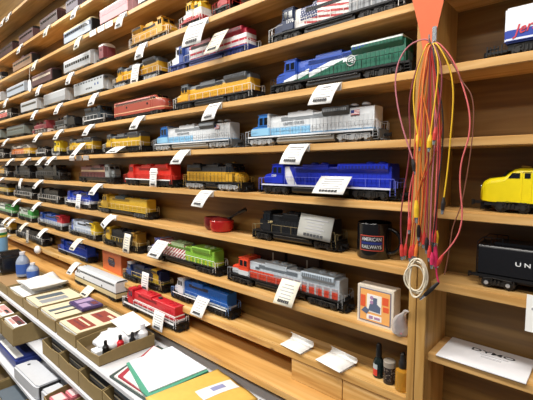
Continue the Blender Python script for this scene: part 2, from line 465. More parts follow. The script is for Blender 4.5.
def cab_unit(label, x0, x1, z, body, roof=None, frame=BLACK, trucks=TRUCKK, group=None, flip=False, y=.053, hs=1.0, six=False,
             port=None, grille=DGREY, nose=None, cat='model locomotive', door=None, rz=0, skirt=None, name='model_streamliner'):
    """streamlined carbody diesel: local -x is the bulldog nose"""
    x0, x1 = fit(x0, x1); L = x1 - x0; h = L / 2 - .012
    root = thing(name, label, cat, ((x0 + x1) / 2, y, z), (PI if flip else 0) + rz, group)
    def ring(x, w, z0, z1, r): return [(x, a, c) for a, c in roundrect(w, z0, z1, r, 5)]
    S = [(0, .0125, .026, .046, .009), (.002, .0175, .0235, .053, .011), (.007, .0225, .0215, .0600, .012), (.016, .0262, .0205, .0645, .012), (.030, .0283, .0200, .0665, .011),
         (.042, .0285, .020, .0685, .010), (.050, .0288, .020, .0780 * hs, .011), (.057, .0290, .020, .0835 * hs, .011), (.066, .029, .020, .0855 * hs, .011), (2 * h, .029, .020, .0855 * hs, .011)]
    b = MB(); b.loft([ring(-h + s[0], *s[1:]) for s in S]); b.build('carbody', body, root, smooth=50)
    if roof:
        b = MB(); b.loft([[(x, a, c) for a, c in [(-.0245, .0805 * hs), (-.0205, .0852 * hs), (-.012, .0866 * hs), (.012, .0866 * hs), (.0205, .0852 * hs), (.0245, .0805 * hs)]] for x in (-h + .075, h)]); b.build('roof', roof, root)
    b = MB(); b.box(-h + .01, h, -.026, .026, .013, .0185)
    b.prism([(-.010, 0), (.010, 0), (.024, .012), (-.024, .012)], 'z', .0045, .018, mtx=Matrix.Translation((-h - .0005, 0, 0)) @ Matrix.Rotation(PI / 2, 4, 'Z') @ Matrix.Translation((0, -.016, 0)))
    b.build('frame', frame, root)
    win = MB()
    for sy in (-1, 1):
        ya, yb = sorted((sy * .0283, sy * .0297))
        win.prism([(-h + .048, .0655), (-h + .0545, .0765 * hs), (-h + .067, .0765 * hs), (-h + .067, .0655)], 'y', ya, yb)
        win.box(-h + .074, -h + .083, ya, yb, .0655, .0765 * hs)
        M = Matrix.Translation((-h + .0460, sy * .012, .0745)) @ Matrix.Rotation(sy * .25, 4, 'Z') @ Matrix.Rotation(.62, 4, 'Y')
        win.box(-.0012, .0012, -.0095, .0095, -.006, .005, mtx=M)
    win.build('cab_windows', GLASS, root)
    b = MB(); b.cyl((-h - .0015, 0, .0475), (-h + .006, 0, .0475), .0055, 16); b.cyl((-h - .001, 0, .0355), (-h + .004, 0, .0355), .0042, 16)
    b.build('headlight', STEEL, root)
    for sy in (-1, 1):
        b = MB(); ya, yb = sorted((sy * .0288, sy * .0295))
        for q in range(4): b.box(-h + .090, h - .012, ya, yb, .0665 * hs + q * .0022, .0676 * hs + q * .0022)
        b.build('louvers', grille, root)
    for sy, x in ((-1, -h + .0705), (1, -h + .0705), (-1, h - .03), (1, h - .03)):
            b = MB(); ya, yb = sorted((sy * .0285, sy * .0296))
            b.box(x - .0003, x + .0003, ya, yb, .022, .077); b.box(x + .0145, x + .0151, ya, yb, .022, .077); b.box(x, x + .015, ya, yb, .0768, .0774)
            b.build('door_seam', body, root)
    if port:
        for sy in (-1, 1):
            ya, yb = sorted((sy * .0285, sy * .0298))
            b = MB(); zc = .044; pts = []
            xa, xb, rr = -h + .094, h - .05, .006
            pts = [(xa + rr - rr * math.sin(t), zc + rr * math.cos(t)) for t in [PI * i / 8 for i in range(9)]] + [(xb - rr + rr * math.sin(t), zc - rr * math.cos(t)) for t in [PI * i / 8 for i in range(9)]]
            b.prism(pts, 'y', ya, yb); b.build('side_panel', port, root)
    else:
        b = MB()
        for sy in (-1, 1):
            for x in (-.2, .2): b.cyl((x * L, sy * .0285, .052), (x * L, sy * .0297, .052), .0052, 14)
        b.build('porthole', GLASS, root)
    for f in (.0, .3, .55, .8):
        x = -h * .3 + h * 1.2 * f
        b = MB(); b.lathe([(.011, 0), (.011, .003), (.008, .004), (.002, .0042)], (x, 0, .0838 * hs), 16); b.build('roof_fan', roof or body, root)
    b = MB()
    for q in (-1, 1): b.cyl((-h + .079, q * .008, .088 * hs), (-h + .066, q * .008, .0885 * hs), .0009, 6, 0, .0024); b.cyl((-h + .075, q * .008, .083 * hs), (-h + .075, q * .008, .0885 * hs), .001, 6)
    b.build('horn', BRASS, root)
    tw = .047 if six else .026
    put_trucks(root, (-h + .030 + tw, h - .018 - tw), 3 if six else 2, trucks)
    b = MB(); b.prism(roundrect(.022, .006, .0135, .003, 3, .003), 'x', -.045, .045); b.build('fuel_tank', frame, root)
    couplers(root, h)
    return root

def coach(label, x0, x1, z, body, roof=None, n=10, wincol=GLASS, trucks=TRUCKK, group=None, y=.053, hs=1.0, wz=(.056, .068), fluted=False, ends=None,
          cat='model passenger car', cupola=False, band=None, rz=0, name='model_coach'):
    x0, x1 = fit(x0, x1); L = x1 - x0; h = L / 2 - .010
    root = thing(name, label, cat, ((x0 + x1) / 2, y, z), rz, group)
    w = .029; zt = .078 * hs
    b = MB(); b.box(-h, h, -w, w, .024, zt, bev=.001)
    if fluted:
        for sy in (-1, 1):
            for q in range(6): b.cyl((-h, sy * w, .0275 + q * .0042), (h, sy * w, .0275 + q * .0042), .0013, 6)
    for sx in (-1, 1): b.box(*sorted((sx * h, sx * (h + .004))), -.009, .009, .024, zt - .004)
    b.build('carbody', body, root)
    prof = [(-w, zt - .0005)] + [(-w * math.cos(t), zt + .014 * hs * math.sin(t) ** .8) for t in [PI * i / 10 for i in range(1, 10)]] + [(w, zt - .0005)]
    MB().prism(prof, 'x', -h, h).build('roof', roof or body, root)
    for sy in (-1, 1):
        b = MB()
        for i in range(n):
            xa = -h + .014 + i * (2 * h - .028) / n
            b.box(xa + .003, xa + (2 * h - .028) / n - .003, *sorted((sy * (w - .001), sy * (w + .0006))), *wz)
        if n: b.build('window_row', wincol, root)
        if band: MB().box(-h, h, *sorted((sy * (w - .001), sy * (w + .0003))), wz[0] - .003, wz[1] + .003).build('window_band', band, root)
    if cupola:
        MB().box(-.025, .025, -.02, .02, zt + .005, zt + .024, bev=.002).build('cupola', roof or body, root)
    if ends:
        for sx in (-1, 1): MB().box(*sorted((sx * (h - .001), sx * (h + .007))), -.024, .024, .020, zt + .004, bev=.002).build('end_diaphragm', ends, root)
    b = MB(); b.box(-h, h, -.02, .02, .018, .0245); b.box(-.03, .02, -.022, .022, .009, .018, bev=.001); b.build('underframe', BLACK, root)
    put_trucks(root, (-h + .042, h - .042), 2, trucks)
    couplers(root, h)
    return root

def steam_loco(label, x0, x1, z, boiler=BLACK, trim=DGREY, cabm=None, group=None, y=.053, flip=False, tender=True, cat='model steam locomotive', hs=1.0, rail=STEEL):
    x0, x1 = fit(x0, x1); L = x1 - x0; h = L / 2 - .010
    root = thing('model_steam_locomotive', label, cat, ((x0 + x1) / 2, y, z), PI if flip else 0, group)
    ex = h if not tender else h * .30               # cab rear
    R = .0185 * hs; zc = .049 * hs
    b = MB(); b.cyl((-h + .022, 0, zc), (ex - .035, 0, zc), R, 24); b.cyl((-h + .004, 0, zc - .001), (-h + .03, 0, zc - .001), R * .97, 24)
    for q in range(4): xx = -h + .035 + q * (ex - .035 + h - .04) / 4; b.cyl((xx, 0, zc), (xx + .0015, 0, zc), R * 1.025, 24)
    b.build('boiler', boiler, root)
    b = MB(); b.cyl((-h + .001, 0, zc - .001), (-h + .006, 0, zc - .001), R * .85, 24); b.cyl((-h - .002, 0, zc - .001), (-h + .001, 0, zc - .001), .005, 14); b.build('smokebox_front', trim, root)
    b = MB(); b.cyl((-h + .017, 0, zc + R - .003), (-h + .017, 0, .078 * hs), .005, 14, 0, .006); b.build('chimney', boiler, root)
    for f in (.35, .62):
        xx = -h + (ex + h) * f; b = MB(); b.cyl((xx, 0, zc + R - .004), (xx, 0, .074 * hs), .0085, 14); b.ball((xx, 0, .074 * hs), .0085, .0085, .005); b.build('dome', boiler, root)
    b = MB(); b.prism(roundrect(.0255, .034, .080 * hs, .010), 'x', ex - .040, ex); b.build('cab', cabm or boiler, root)
    b = MB()
    for sy in (-1, 1):
        for q in (0, 1): b.box(ex - .034 + q * .016, ex - .022 + q * .016, *sorted((sy * .025, sy * .0262)), .056, .069)
    b.build('cab_windows', GLASS, root)
    b = MB()
    for sy in (-1, 1): b.box(-h, ex - .04, *sorted((sy * .016, sy * .0275)), .0325, .0345)
    b.box(-h + .004, ex, -.014, .014, .012, .030); b.prism([(-h - .008, .004), (-h + .004, .004), (-h + .004, .030), (-h, .030)], 'y', -.022, .022); b.build('running_board', trim, root)
    for sy in (-1, 1):
        MB().cyl((-h + .012, sy * .024, .020), (-h + .034, sy * .024, .020), .0075, 14).build('cylinder_casing', boiler, root)
        MB().tube([(-h + .034, sy * .0285, .0185), (ex - .05, sy * .0285, .0175)], .0014).build('drive_rod', rail, root)
        MB().tube([(-h + .005, sy * .0225, zc + .008), (ex - .04, sy * .0225, zc + .008)], .0008).build('handrail', rail, root)
    n = 4
    for i in range(n):
        xx = -h + .055 + i * (ex + h - .095) / (n - 1)
        link('driving_wheelset', wheel_mesh(STEELD, .0145), root, (xx, 0, 0))
    link('pilot_wheelset', wheel_mesh(STEELD, .0085), root, (-h + .022, 0, 0))
    if tender:
        b = MB(); b.box(ex + .008, h, -.026, .026, .024, .062 * hs, bev=.003); b.box(ex + .012, h * .75, -.021, .021, .060 * hs, .069 * hs, bev=.003); b.build('tender', boiler, root)
        put_trucks(root, (ex + .036, h - .03), 2, TRUCKK)
    couplers(root, h)
    return root

def tender_car(label, x0, x1, z, y=.05):
    L = x1 - x0; h = L / 2 - .012
    root = thing('model_tender', label, 'model tender', ((x0 + x1) / 2, y, z))
    gl = mat('gloss_black', '#17171a', .22)
    b = MB(); b.prism(roundrect(.0295, .026, .086, .010, 6, .003), 'x', -h + .006, h); b.build('tank', gl, root)
    b = MB(); b.box(-h, h, -.030, .030, .0205, .0262, bev=.0006); b.box(-h + .004, h, -.012, .012, .013, .021); b.build('frame', BLACK, root)
    MB().box(-h + .030, h - .05, -.0265, .0265, .0855, .0905, bev=.002).build('coal_bunker', gl, root)
    b = MB()
    for sy in (-1, 1):
        b.tube([(-h + .003, sy * .027, .026), (-h + .003, sy * .027, .088), (-h + .012, sy * .024, .0975), (-h + .045, sy * .024, .0975), (-h + .045, sy * .024, .085)], .001)
        b.tube([(-h + .003, sy * .016, .026), (-h + .003, sy * .016, .084)], .0009)
        b.tube([(-h + .026, sy * .024, .085), (-h + .026, sy * .024, .0975)], .0008)
    for q in range(7): b.tube([(-h + .003, -.016, .032 + .0075 * q), (-h + .003, -.027, .032 + .0075 * q)], .0007)
    b.tube([(-h + .003, -.027, .082), (-h + .003, .027, .082)], .0009)
    b.build('handrail', BLACK, root, smooth=0)
    b = MB()
    for q in range(40):
        xx = -h + .012 + q * (2 * h - .02) / 40
        b.ball((xx, -.0296, .030), .0006, .0004, .0006, u=6, v=4)
    b.build('rivets', gl, root)
    for tx in (-h + .040, -h + .125):
        t = link('truck', truck_mesh(TRUCKK, 2, True), root, (tx, 0, 0))
        for dx in (-.018, .018):
            link('wheelset', wheel_mesh(WHEELK), t, (dx, 0, 0))
            link('journal_cap', shared('jc', lambda: MB().cyl((0, -.0318, .0115), (0, -.0325, .0115), .0038, 14).mesh('journal_cap', mat('aluminium', '#cfd2d6', .35, .6))), t, (dx, 0, 0))
    couplers(root, h)
    return root
# ------------------------------------------------------------------ paint schemes
UPY = '#d8a42a'; UPG = '#666b70'
def up_paint(n, y=UPY): return paint('yellow_grey_' + n, y, [([(0, 0, 1, .0690)], UPG), ([(0, 0, -1, -.0345), (0, 0, 1, .0332)], '#a03020')])
P_ge = paint('blue_green_lightning', '#2850b0', [
    ([(-1, 0, 0, .07), (.27, 0, -1, -.0765)], '#e9eef2'), ([(-1, 0, 0, .07), (.27, 0, -1, -.0640)], '#1f6650'),
    ([(1, 0, 0, -.07), (-1, 0, 0, -.03), (.27, 0, -1, -.0660)], '#e9eef2'), ([(1, 0, 0, -.07), (-1, 0, 0, -.03), (.27, 0, -1, -.0530)], '#1f6650'),
    ([(1, 0, 0, .03), (.275, 0, -1, -.0580)], '#e9eef2'), ([(1, 0, 0, .03), (.275, 0, -1, -.0460)], '#1f6650')])
P_ge2 = paint('dark_blue_green', '#1f4090', [([(.27, 0, -1, -.055)], '#195642')])
P_gef = paint('green_white_top', '#1f6650', [([(0, 0, 1, .0825)], '#e3ebe8')])
P_air = paint('blue_silver', '#d4d8dc', [
    ([(-1, 0, 0, .125)], '#2f72bd'), ([(-1, 0, 0, -.02), (0, 0, -1, -.053)], '#8fc4e6'), ([(1, 0, 0, -.02), (0, 0, -1, -.0345)], '#7fa8cc'), ([(-1, 0, 0, .125), (0, 0, -1, -.053)], '#8fc4e6')])
P_airdark = paint('grey_radiator', '#c9cdd2', [([(-1, 0, 0, -.165), (1, 0, 0, .095)], '#55585a')])
P_rwb = paint('red_white_blue', '#eceaec', [
    ([(0, 0, 1, .066), (1, 0, 0, -.09)], '#a5233a'), ([(1, 0, 0, -.135), (-1, 0, 0, .085)], '#28407f'),
    ([(1, 0, 0, -.08), (0, 0, 1, .046), (0, 0, -1, -.054)], '#bb2a3c'), ([(1, 0, 0, -.08), (0, 0, -1, -.036)], '#bb2a3c')])
P_navyflag = paint('navy_flag', '#e6e2de', [
    ([(1, 0, 0, -.075), (-1, 0, 0, -.055), ('s', .18, 1, 520, .1)], '#b53a3c'),
    ([(1, 0, 0, -.088), (-1, 0, 0, .035), (0, 0, 1, .047)], '#2b3560'),
    ([(1, 0, 0, -.088), (-1, 0, 0, .035), (0, 0, 1, .047), ('s', 1, .4, 900, .55), ('s', -.4, 1, 900, .3)], '#d8dae2'),
    ([(1, 0, 0, .055)], '#9da0a4'), ([(1, 0, 0, .055), ('s', 1, 0, 420, .5)], '#75787c'), ([(-1, 0, 0, .115)], '#2a3558')])
P_flaggreen = paint('flag_green', '#86b840', [
    ([(-1, 0, 0, -.035)], '#e9e4e0'), ([(-1, 0, 0, -.035), ('s', -.75, 1, 480, .1)], '#b0283a'), ([(-1, 0, 0, .12)], '#2e3a86'),
    ([(-1, 0, 0, .12), ('s', 1, .4, 800, .55), ('s', -.4, 1, 800, .3)], '#d5d8ea'), ([(1, 0, 0, .035), (0, 0, -1, -.045), ('s', 1, 0, 300, .2)], '#c9d23e')])
P_bluestripe = paint('royal_blue_white_slash', '#1c2fb4', [([(1, 0, .55, -.087), (-1, 0, -.55, .057)], '#e8e9f0')])
P_silverred = paint('silver_red', '#b9c2cb', [
    ([(0, 0, -1, -.056), (1, 0, 0, -.13)], '#cf4a34'), ([(0, 0, 1, .050), (0, 0, -1, -.0555), (1, 0, 0, -.02)], '#8d9299'),
    ([(1, 0, 0, .05), (0, 0, -1, -.056), ('s', 1, 0, 260, .7)], '#b4b8bd')])
P_silvercab = paint('red_cab', '#dc4a2c', [([(0, 0, -1, -.047)], '#c6ccd2')])
P_redwhite = paint('red_white_ledge', '#c2252f', [([(0, 0, -1, -.054), (0, 0, 1, .049)], '#f0ebea'), ([(0, 0, -1, -.036)], '#f0ebea')])
P_maroon = paint('maroon_tan', '#6d3a3a', [([(0, 0, 1, .0555), (0, 0, -1, -.0635)], '#b39a78')])
P_red = paint('bright_red', '#d63226', [])
P_navyy = paint('navy_yellow', '#1f2b50', [([(1, 0, 0, .085), (-1, 0, 0, -.125)], '#d8b93a'), ([(0, 0, -1, -.034)], '#d8b93a')])
P_blkyel = paint('black_yellow', '#1d2026', [([(1, 0, 0, .11)], '#9a742c'), ([(0, 0, -1, -.044), ('s', 1, 0, 240, .45)], '#b49a3a')])
P_yeldk = paint('yellow_black_top', '#c9992c', [([(0, 0, 1, .0620)], '#2a2a2c'), ([(0, 0, -1, -.058), ('s', 1, 0, 330, .8)], '#8a6a24')])
P_blue = paint('bright_blue', '#1f5fb4', [([(0, 0, -1, -.036)], '#dfe6ec')])
P_bluew = paint('cobalt_white', '#2746b8', [([(0, 0, -1, -.040)], '#e0e4ee')])
P_bluered = paint('blue_silver_red', '#2e58b0', [([(1, 0, 0, .11)], '#c23a44'), ([(0, 0, -1, -.046)], '#b9c3d0')])
P_lightyel = paint('pale_yellow_end', '#bcc6d6', [([(1, 0, 0, .10)], '#e2c22c'), ([(-1, 0, 0, .10)], '#4d62a8')])
P_greenw = paint('white_green', '#d9e2da', [([(1, 0, 0, .05)], '#3f9a4a'), ([(0, 0, -1, -.046)], '#6fae70')])
P_rust = paint('rust_red_cream', '#9a4434', [([(0, 0, 1, .0635), (0, 0, -1, -.0665)], '#d9b48c'), ([(0, 0, 1, .030), (0, 0, -1, -.033)], '#d9b48c')])
P_whiteyel = paint('white_yellow_red', '#e4e4de', [([(0, 0, 1, .063)], '#e0b32c'), ([(0, 0, -1, -.040)], '#b8383a')])
P_blksil = paint('black_silver_sill', '#1b1d20', [])
P_creamw = paint('white_cream', '#d7dade', [([(0, 0, -1, -.040)], '#cbb98a'), ([(0, 0, 1, .040), (0, 0, -1, -.045)], '#3a352c')])
P_oryel = paint('orange_yellow', '#d2752c', [([(1, 0, 0, .08)], '#d8a92c'), ([(0, 0, 1, .068)], '#c9c4ba')])
P_yelbrown = paint('lemon_brown', '#dcc02e', [([(1, 0, 0, .10), (-1, 0, 0, -.13)], '#6a3d22')])
SILV = mat('fluted_silver', '#c4c8cc', .35, .1); SILVD = mat('dull_silver', '#b4b8bc', .45, .1)
MAUVE = mat('mauve_brown', '#553a3c', .5); DARKRED = mat('dark_maroon', '#3c2426', .5); YELL = mat('streamliner_yellow', '#ecd616', .3)
GREYP = mat('loco_grey', '#6a6e72', .45); NAVY = mat('navy', '#24304f', .35); BLUEF = mat('frame_blue', '#24357c', .4)
REDF = mat('frame_red', '#a32a2c', .45); YG = mat('loco_yellow', UPY, .4); GRYB = mat('greyed_blue', '#a6b2c0', .4)
GRNG = mat('grey_green', '#6c7470', .5); CREAMR = mat('cream_roof', '#d9cc9a', .5); PINKW = mat('pinkish_white', '#c79aa0', .5)
LOCOK = mat('loco_black', '#1b1c1f', .35); ORG = mat('loco_orange', '#c8602c', .45); MIDB = mat('mid_blue', '#1c50b0', .35)
TAN = mat('caboose_tan', '#8d7058', .6)
K = SHELF
GL = 'model locomotives along the long wall shelving'; GC = 'model passenger cars on the long wall shelving'
# top rows ---------------------------------------------------------
coach('dark maroon model coach at the far left end of the highest car row', -3.498, -2.896, K['S8'], DARKRED, BLACK, 8, group=GC)
coach('dark brown model coach second from the left in the highest car row', -2.875, -2.507, K['S8'], MAUVE, BLACK, 6, group=GC)
coach('reddish brown long model coach third from the left in the highest car row', -2.490, -2.138, K['S8'], DARKRED, MAUVE, 8, group=GC)
coach('greyish purple model coach rightmost of the highest car row', -2.112, -1.886, K['S8'], mat('grey_purple', '#5a5060', .5), DGREY, 6, group=GC)
hood_loco('small black and white model switcher at the left picture edge above the brown caboose row', -3.502, -3.19, K['C'], P_blksil, cab=WHITE, group=GL, near=False, six=False, flare=False)
coach('tan and brown model caboose with black end beside bare shelf', -3.029, -2.561, K['C'], TAN, MAUVE, 7, group=GC, cupola=True, ends=BLACK)
coach('pale blue grey model coach with cream roof', -2.154, -1.763, K['C'], GRYB, CREAMR, 12, group=GC, band=mat('slate_blue', '#3f5470', .4), ends=BLACK)
coach('white model coach with pink stripes near the top of the shelving', -1.743, -1.431, K['C'], PINKW, WHITE, 9, wincol=mat('pink_window', '#a8707a', .4), group=GC, band=mat('pink_band', '#c98a92', .5))
coach('plain white model coach cropped by the top picture edge', -1.416, -1.236, K['C'], WHITE, SILV, 6, group=GC)
coach('silver grey model coach cropped by the left picture edge above the empty shelf end', -3.563, -3.22, K['S0'], SILVD, SILV, 9, group=GC)
coach('light grey model coach left of the hanging oval tag', -3.195, -2.708, K['S0'], GRYB, SILV, 12, group=GC)
coach('brown and mauve model coach with white windows behind the hanging oval tag', -2.672, -2.254, K['S0'], MAUVE, MAUVE, 9, wincol=mat('pale_window', '#cfc2b0', .5), group=GC, ends=BLACK)  # window panes in one even pale tone
coach('silver model coach with a row of large black windows', -2.171, -1.775, K['S0'], SILV, SILV, 11, group=GC, fluted=True, wz=(.050, .064))
coach('short maroon and white model observation car coupled behind the silver coach', -1.765, -1.649, K['S0'], mat('maroon_car', '#7a3a40', .5), WHITE, 3, group=GC)
hood_loco('golden yellow model locomotive with tall cab at right, alone on its shelf section', -1.494, -1.162, K['S0'], mat('golden_yellow', '#cf9a2e', .45), group=GL, flip=True, near=False, frame=mat('frame_gold', '#8a6a2c', .5))
hood_loco('white and yellow model locomotive on red frame behind a large price tag', -1.150, -.978, K['S0'], P_whiteyel, frame=REDF, group=GL, six=False, flare=False)
hood_loco('black model locomotive cropped by the top edge right of the white and yellow one', -.973, -.85, K['S0'], LOCOK, group=GL, six=False, flare=False, rail=mat('red_rail', '#b0302c', .5), cab=REDF)
# shelf with red white blue locomotive -----------------------------
hood_loco('small red and white model switcher with black end at the left picture edge', -3.593, -3.014, K['S1'], paint('redwhite_switch', '#c9483c', [([(0, 0, 1, .062)], '#e5dcd6'), ([(1, 0, 0, .12)], '#1c1c1e')]), group=GL, near=False, flare=False)
coach('light grey model baggage car with single dark door', -2.907, -2.5, K['S1'], SILVD, SILV, 1, group=GC)
coach('fluted silver grey model coach between the baggage car and the hopper', -2.484, -2.081, K['S1'], SILVD, SILV, 0, group=GC, fluted=True)
cv = coach('light grey covered model hopper car with black marks', -2.056, -1.659, K['S1'], mat('hopper_grey', '#b3b9bd', .5), mat('hopper_roof', '#8b9094', .5), 0, cat='model hopper car', group='model freight cars', name='model_hopper_car')
b = MB()
for q in range(4): b.box(-.02 + q * .018, -.010 + q * .018, -.0297, -.0285, .040, .047)
b.build('lettering', BLACK, cv)
b = MB()
for q in range(2): b.box(.075 + q * .03, .085 + q * .03, -.0297, -.0285, .050, .060)
b.build('emblem', mat('mark_blue', '#2f4a8a', .5), cv)
b = MB()
for q in range(12): b.box(-.17 + q * .0305, -.158 + q * .0305, -.0302, -.012, .0725, .079)
b.build('roof_hatch', DGREY, cv)
hood_loco('yellow model locomotive with grey roof left of the red white and blue one', -1.641, -1.228, K['S1'], up_paint('a'), roof=mat('up_grey', UPG, .45), group=GL, trucks=TRUCKS)
hood_loco('red white and blue model locomotive with white cab on blue frame', -1.222, -.777, K['S1'], P_rwb, cab=paint('white_cab_blue', '#e9ecf2', [([(1, 0, 0, -.138)], '#2c4790')]), roof=mat('deep_red', '#9c2438', .4), frame=BLUEF, trucks=mat('truck_blue', '#22306c', .5), tank=BLUEF, group=GL)
nf = hood_loco('navy cab model locomotive with waving stars and stripes on its hood', -.735, -.330, K['S1'], P_navyflag, cab=NAVY, frame=BLACK, rail=RAILW, group=GL)
letter(nf, '1776', -.118, .053, .013, WHITE, -.0287)
# shelf with blue and green locomotive ------------------------------
coach('grey green model coach cropped by the left picture edge, beside its twin', -3.594, -3.273, K['S2'], GRNG, DGREY, 10, group=GC)
coach('grey green model coach left of the maroon and white steam engine', -3.248, -2.751, K['S2'], GRNG, DGREY, 14, group=GC, fluted=True)
steam_loco('maroon and white model steam engine', -2.713, -2.375, K['S2'], mat('steam_maroon', '#8a3a44', .45), mat('trim_pale', '#d5c4c0', .5), group=GL, tender=False)
steam_loco('black model steam engine with grey boiler trim behind the maroon engine', -2.360, -1.985, K['S2'], LOCOK, mat('trim_grey', '#8d9498', .4, .3), cabm=GREYP, group=GL)
hood_loco('black and dark grey model locomotive with silver sill behind the rust red streamliner', -1.962, -1.659, K['S2'], mat('charcoal_loco', '#3c4247', .4), cab=mat('ch_cab', '#3a4650', .4), sill=RAILW, rail=RAILW, group=GL, flip=True)
cab_unit('rust red model streamliner with black roof and cream stripes', -1.641, -1.202, K['S2'], P_rust, roof=mat('roof_slate', '#3d4346', .4), group=GL, flip=True, hs=.96, nose=None)
u2 = hood_loco('long yellow model locomotive with grey roof left of the blue and green one', -1.195, -.762, K['S2'], up_paint('b'), roof=mat('up_grey', UPG, .45), group=GL)
ge = hood_loco('blue and green model locomotive with white lightning stripe and round emblem', -.728, -.314, K['S2'], P_ge, frame=BLACK, rail=BLACK, flaremat=P_gef, fl=(.56, .985), roof=P_ge, cab=P_ge, group=GL, grille=P_ge2)
b = MB()
t = [(math.cos(2 * PI * i / 28), math.sin(2 * PI * i / 28)) for i in range(29)]
b.tube([(.052 + .0115 * a, -.0236, .0545 + .0115 * c) for a, c in t], .0011)
b.build('emblem_ring', WHITE, ge)
for ch, dx, dz in (('G', -.0035, .0012), ('E', .0035, -.0012)):
    letter(ge, ch, .052 + dx, .0545 + dz, .0125, WHITE, -.0236, shear=.3, name='monogram')
# shelf with the two blue and silver locomotives ---------------------
hood_loco('small black model switcher at the far left of the yellow locomotive shelf', -3.655, -3.251, K['S3'], LOCOK, group=GL, near=False, flare=False)
hood_loco('orange and yellow model locomotive on the far left', -3.202, -2.679, K['S3'], P_oryel, group=GL, near=False)
hood_loco('low dark model switcher with white rails between orange and lemon yellow engines', -2.661, -2.400, K['S3'], LOCOK, group=GL, near=False, flare=False, hs=.72, six=False, sill=WHITE)
hood_loco('lemon yellow model locomotive with brown band', -2.395, -2.19, K['S3'], P_yelbrown, group=GL, near=False, six=False, flare=False, trucks=TRUCKS)
hood_loco('shorter yellow model locomotive with grey roof behind a leaning price tag', -2.177, -1.788, K['S3'], up_paint('c', '#d6b02c'), roof=mat('up_grey', UPG, .45), group=GL)
hood_loco('yellow model locomotive with grey roof left of the small blue and silver one', -1.757, -1.363, K['S3'], up_paint('d', '#d4ad2c'), roof=mat('up_grey', UPG, .45), group=GL)
for lab, a, bb in (('blue and silver model locomotive left of its larger looking twin, above the red one', -1.334, -.849), ('blue and silver model locomotive with small flag on its right end', -.828, -.380)):
    s = hood_loco(lab, a, bb, K['S3'], P_air, cab=P_air, roof=mat('air_white', '#dfe2e6', .4), frame=mat('frame_dark_silver', '#5d6165', .45), sill=mat('sill_white', '#dde2e8', .4), trucks=TRUCKS, tank=mat('tank_silver', '#8f8f8c', .4), flaremat=mat('radiator_dark', '#4a4c4e', .45), fl=(.56, .80), rail=mat('rail_silver', '#b9bec4', .5), grille=mat('grille_grey', '#9aa0a6', .5), group=GL, hs=1.04)
    letter(s, 'UNITED STATES', -.035, .0605, .010, mat('letter_grey', '#8d939b', .5), -.0236)
    f = MB()
    for q in range(7): f.box(.140, .163, -.0248, -.0238, .0655 + q * .0016, .0671 + q * .0016, 0 if q % 2 == 0 else 1)
    f.box(.140, .149, -.0252, -.0238, .0703, .0767, 2)
    f.build('flag_decal', [mat('flag_red', '#b02c38', .5), WHITE, mat('flag_blue', '#2c3a78', .5)], s)
# shelf with the royal blue locomotive --------------------------------
hood_loco('yellow model locomotive cropped by the left picture edge, beside two black engines', -3.686, -3.18, K['S4'], paint('yb', '#c99b30', [([(1, 0, 0, .1)], '#2a2a2c')]), group=GL, near=False)
hood_loco('black model locomotive, left one of the black pair', -3.133, -2.699, K['S4'], LOCOK, cab=mat('greyish', '#33363a', .4), group=GL, near=False, rail=mat('railgrey', '#7c7f82', .5))
hood_loco('black model locomotive with small white mark, right one of the black pair beside bare shelf', -2.681, -2.205, K['S4'], LOCOK, group=GL, near=False, rail=mat('railgrey', '#7c7f82', .5), flip=True)
hood_loco('maroon model locomotive with tan stripe and grey cab', -2.036, -1.596, K['S4'], P_maroon, cab=mat('cab_grey', '#8f9494', .45), group=GL, flip=True, flare=False, wide=False, six=False, rail=BLACK)
rd = hood_loco('bright red model locomotive behind a standing white tag', -1.570, -1.161, K['S4'], P_red, frame=BLACK, sill=WHITE, group=GL, rail=mat('red_rail2', '#d9493e', .5), grille=mat('dkred', '#8f201c', .5), nose=P_red)
letter(rd, 'SOO', .05, .056, .020, WHITE, -.0238, sx=1.5)
hood_loco('yellow model locomotive with black top right of the bright red one', -1.143, -.807, K['S4'], P_yeldk, roof=mat('top_black', '#262729', .4), group=GL, flip=True, trucks=TRUCKS, frame=BLACK, rail=mat('rail_gold', '#a98a3c', .5), six=True)
bl = hood_loco('royal blue model locomotive with white slash behind its cab', -.774, -.337, K['S4'], P_bluestripe, cab=mat('royal_blue', '#1c2fb4', .3), roof=mat('royal_blue', '#1c2fb4', .3), sill=mat('sill_lav', '#cfd3ea', .4), rail=mat('rail_lav', '#5f6ad0', .5), group=GL, grille=mat('dkblue', '#141f78', .4), fl=(.56, .985), hs=.98, frame=BLACK)
letter(bl, '1210', -.150, .0535, .009, WHITE, -.0287)
# shelf with mug ---------------------------------------------------
hood_loco('yellow and black model locomotive cropped at left beside black units with silver stripe', -3.717, -3.182, K['S5'], paint('ykb', '#c9a830', [([(0, 0, 1, .06)], '#2a2c2c')]), group=GL, near=False)
hood_loco('black model unit with silver side stripe, left of the pair', -3.159, -2.683, K['S5'], P_blksil, sill=STEEL, sillh=.006, group=GL, near=False, flare=False)
hood_loco('black model unit with silver side stripe coupled left of the blue locomotive', -2.665, -2.249, K['S5'], P_blksil, sill=STEEL, sillh=.006, group=GL, near=False, flare=False)
hood_loco('cobalt blue model locomotive with white lower stripe behind a standing tag', -2.235, -1.842, K['S5'], P_bluew, sill=WHITE, group=GL, rail=RAILW)
hood_loco('yellow model locomotive with dark radiator hatch left of the red pot', -1.831, -1.332, K['S5'], mat('mustard', '#cfa72e', .4), roof=mat('hatch_dark', '#3b4a50', .4), frame=BLACK, sill=mat('mustard', '#cfa72e', .4), rail=RAILY, group=GL, grille=mat('dkyel', '#8d7020', .5), trucks=mat('truck_grey', '#4a4c4e', .5), flare=False)
bk = hood_loco('black model switcher engine draped with a grey card beside the black mug', -.800, -.482, K['S5'], LOCOK, cab=LOCOK, group=GL, rail=mat('rail_dull', '#7a6c4a', .5), wide=False, flare=False, six=False, grille=BLACK)
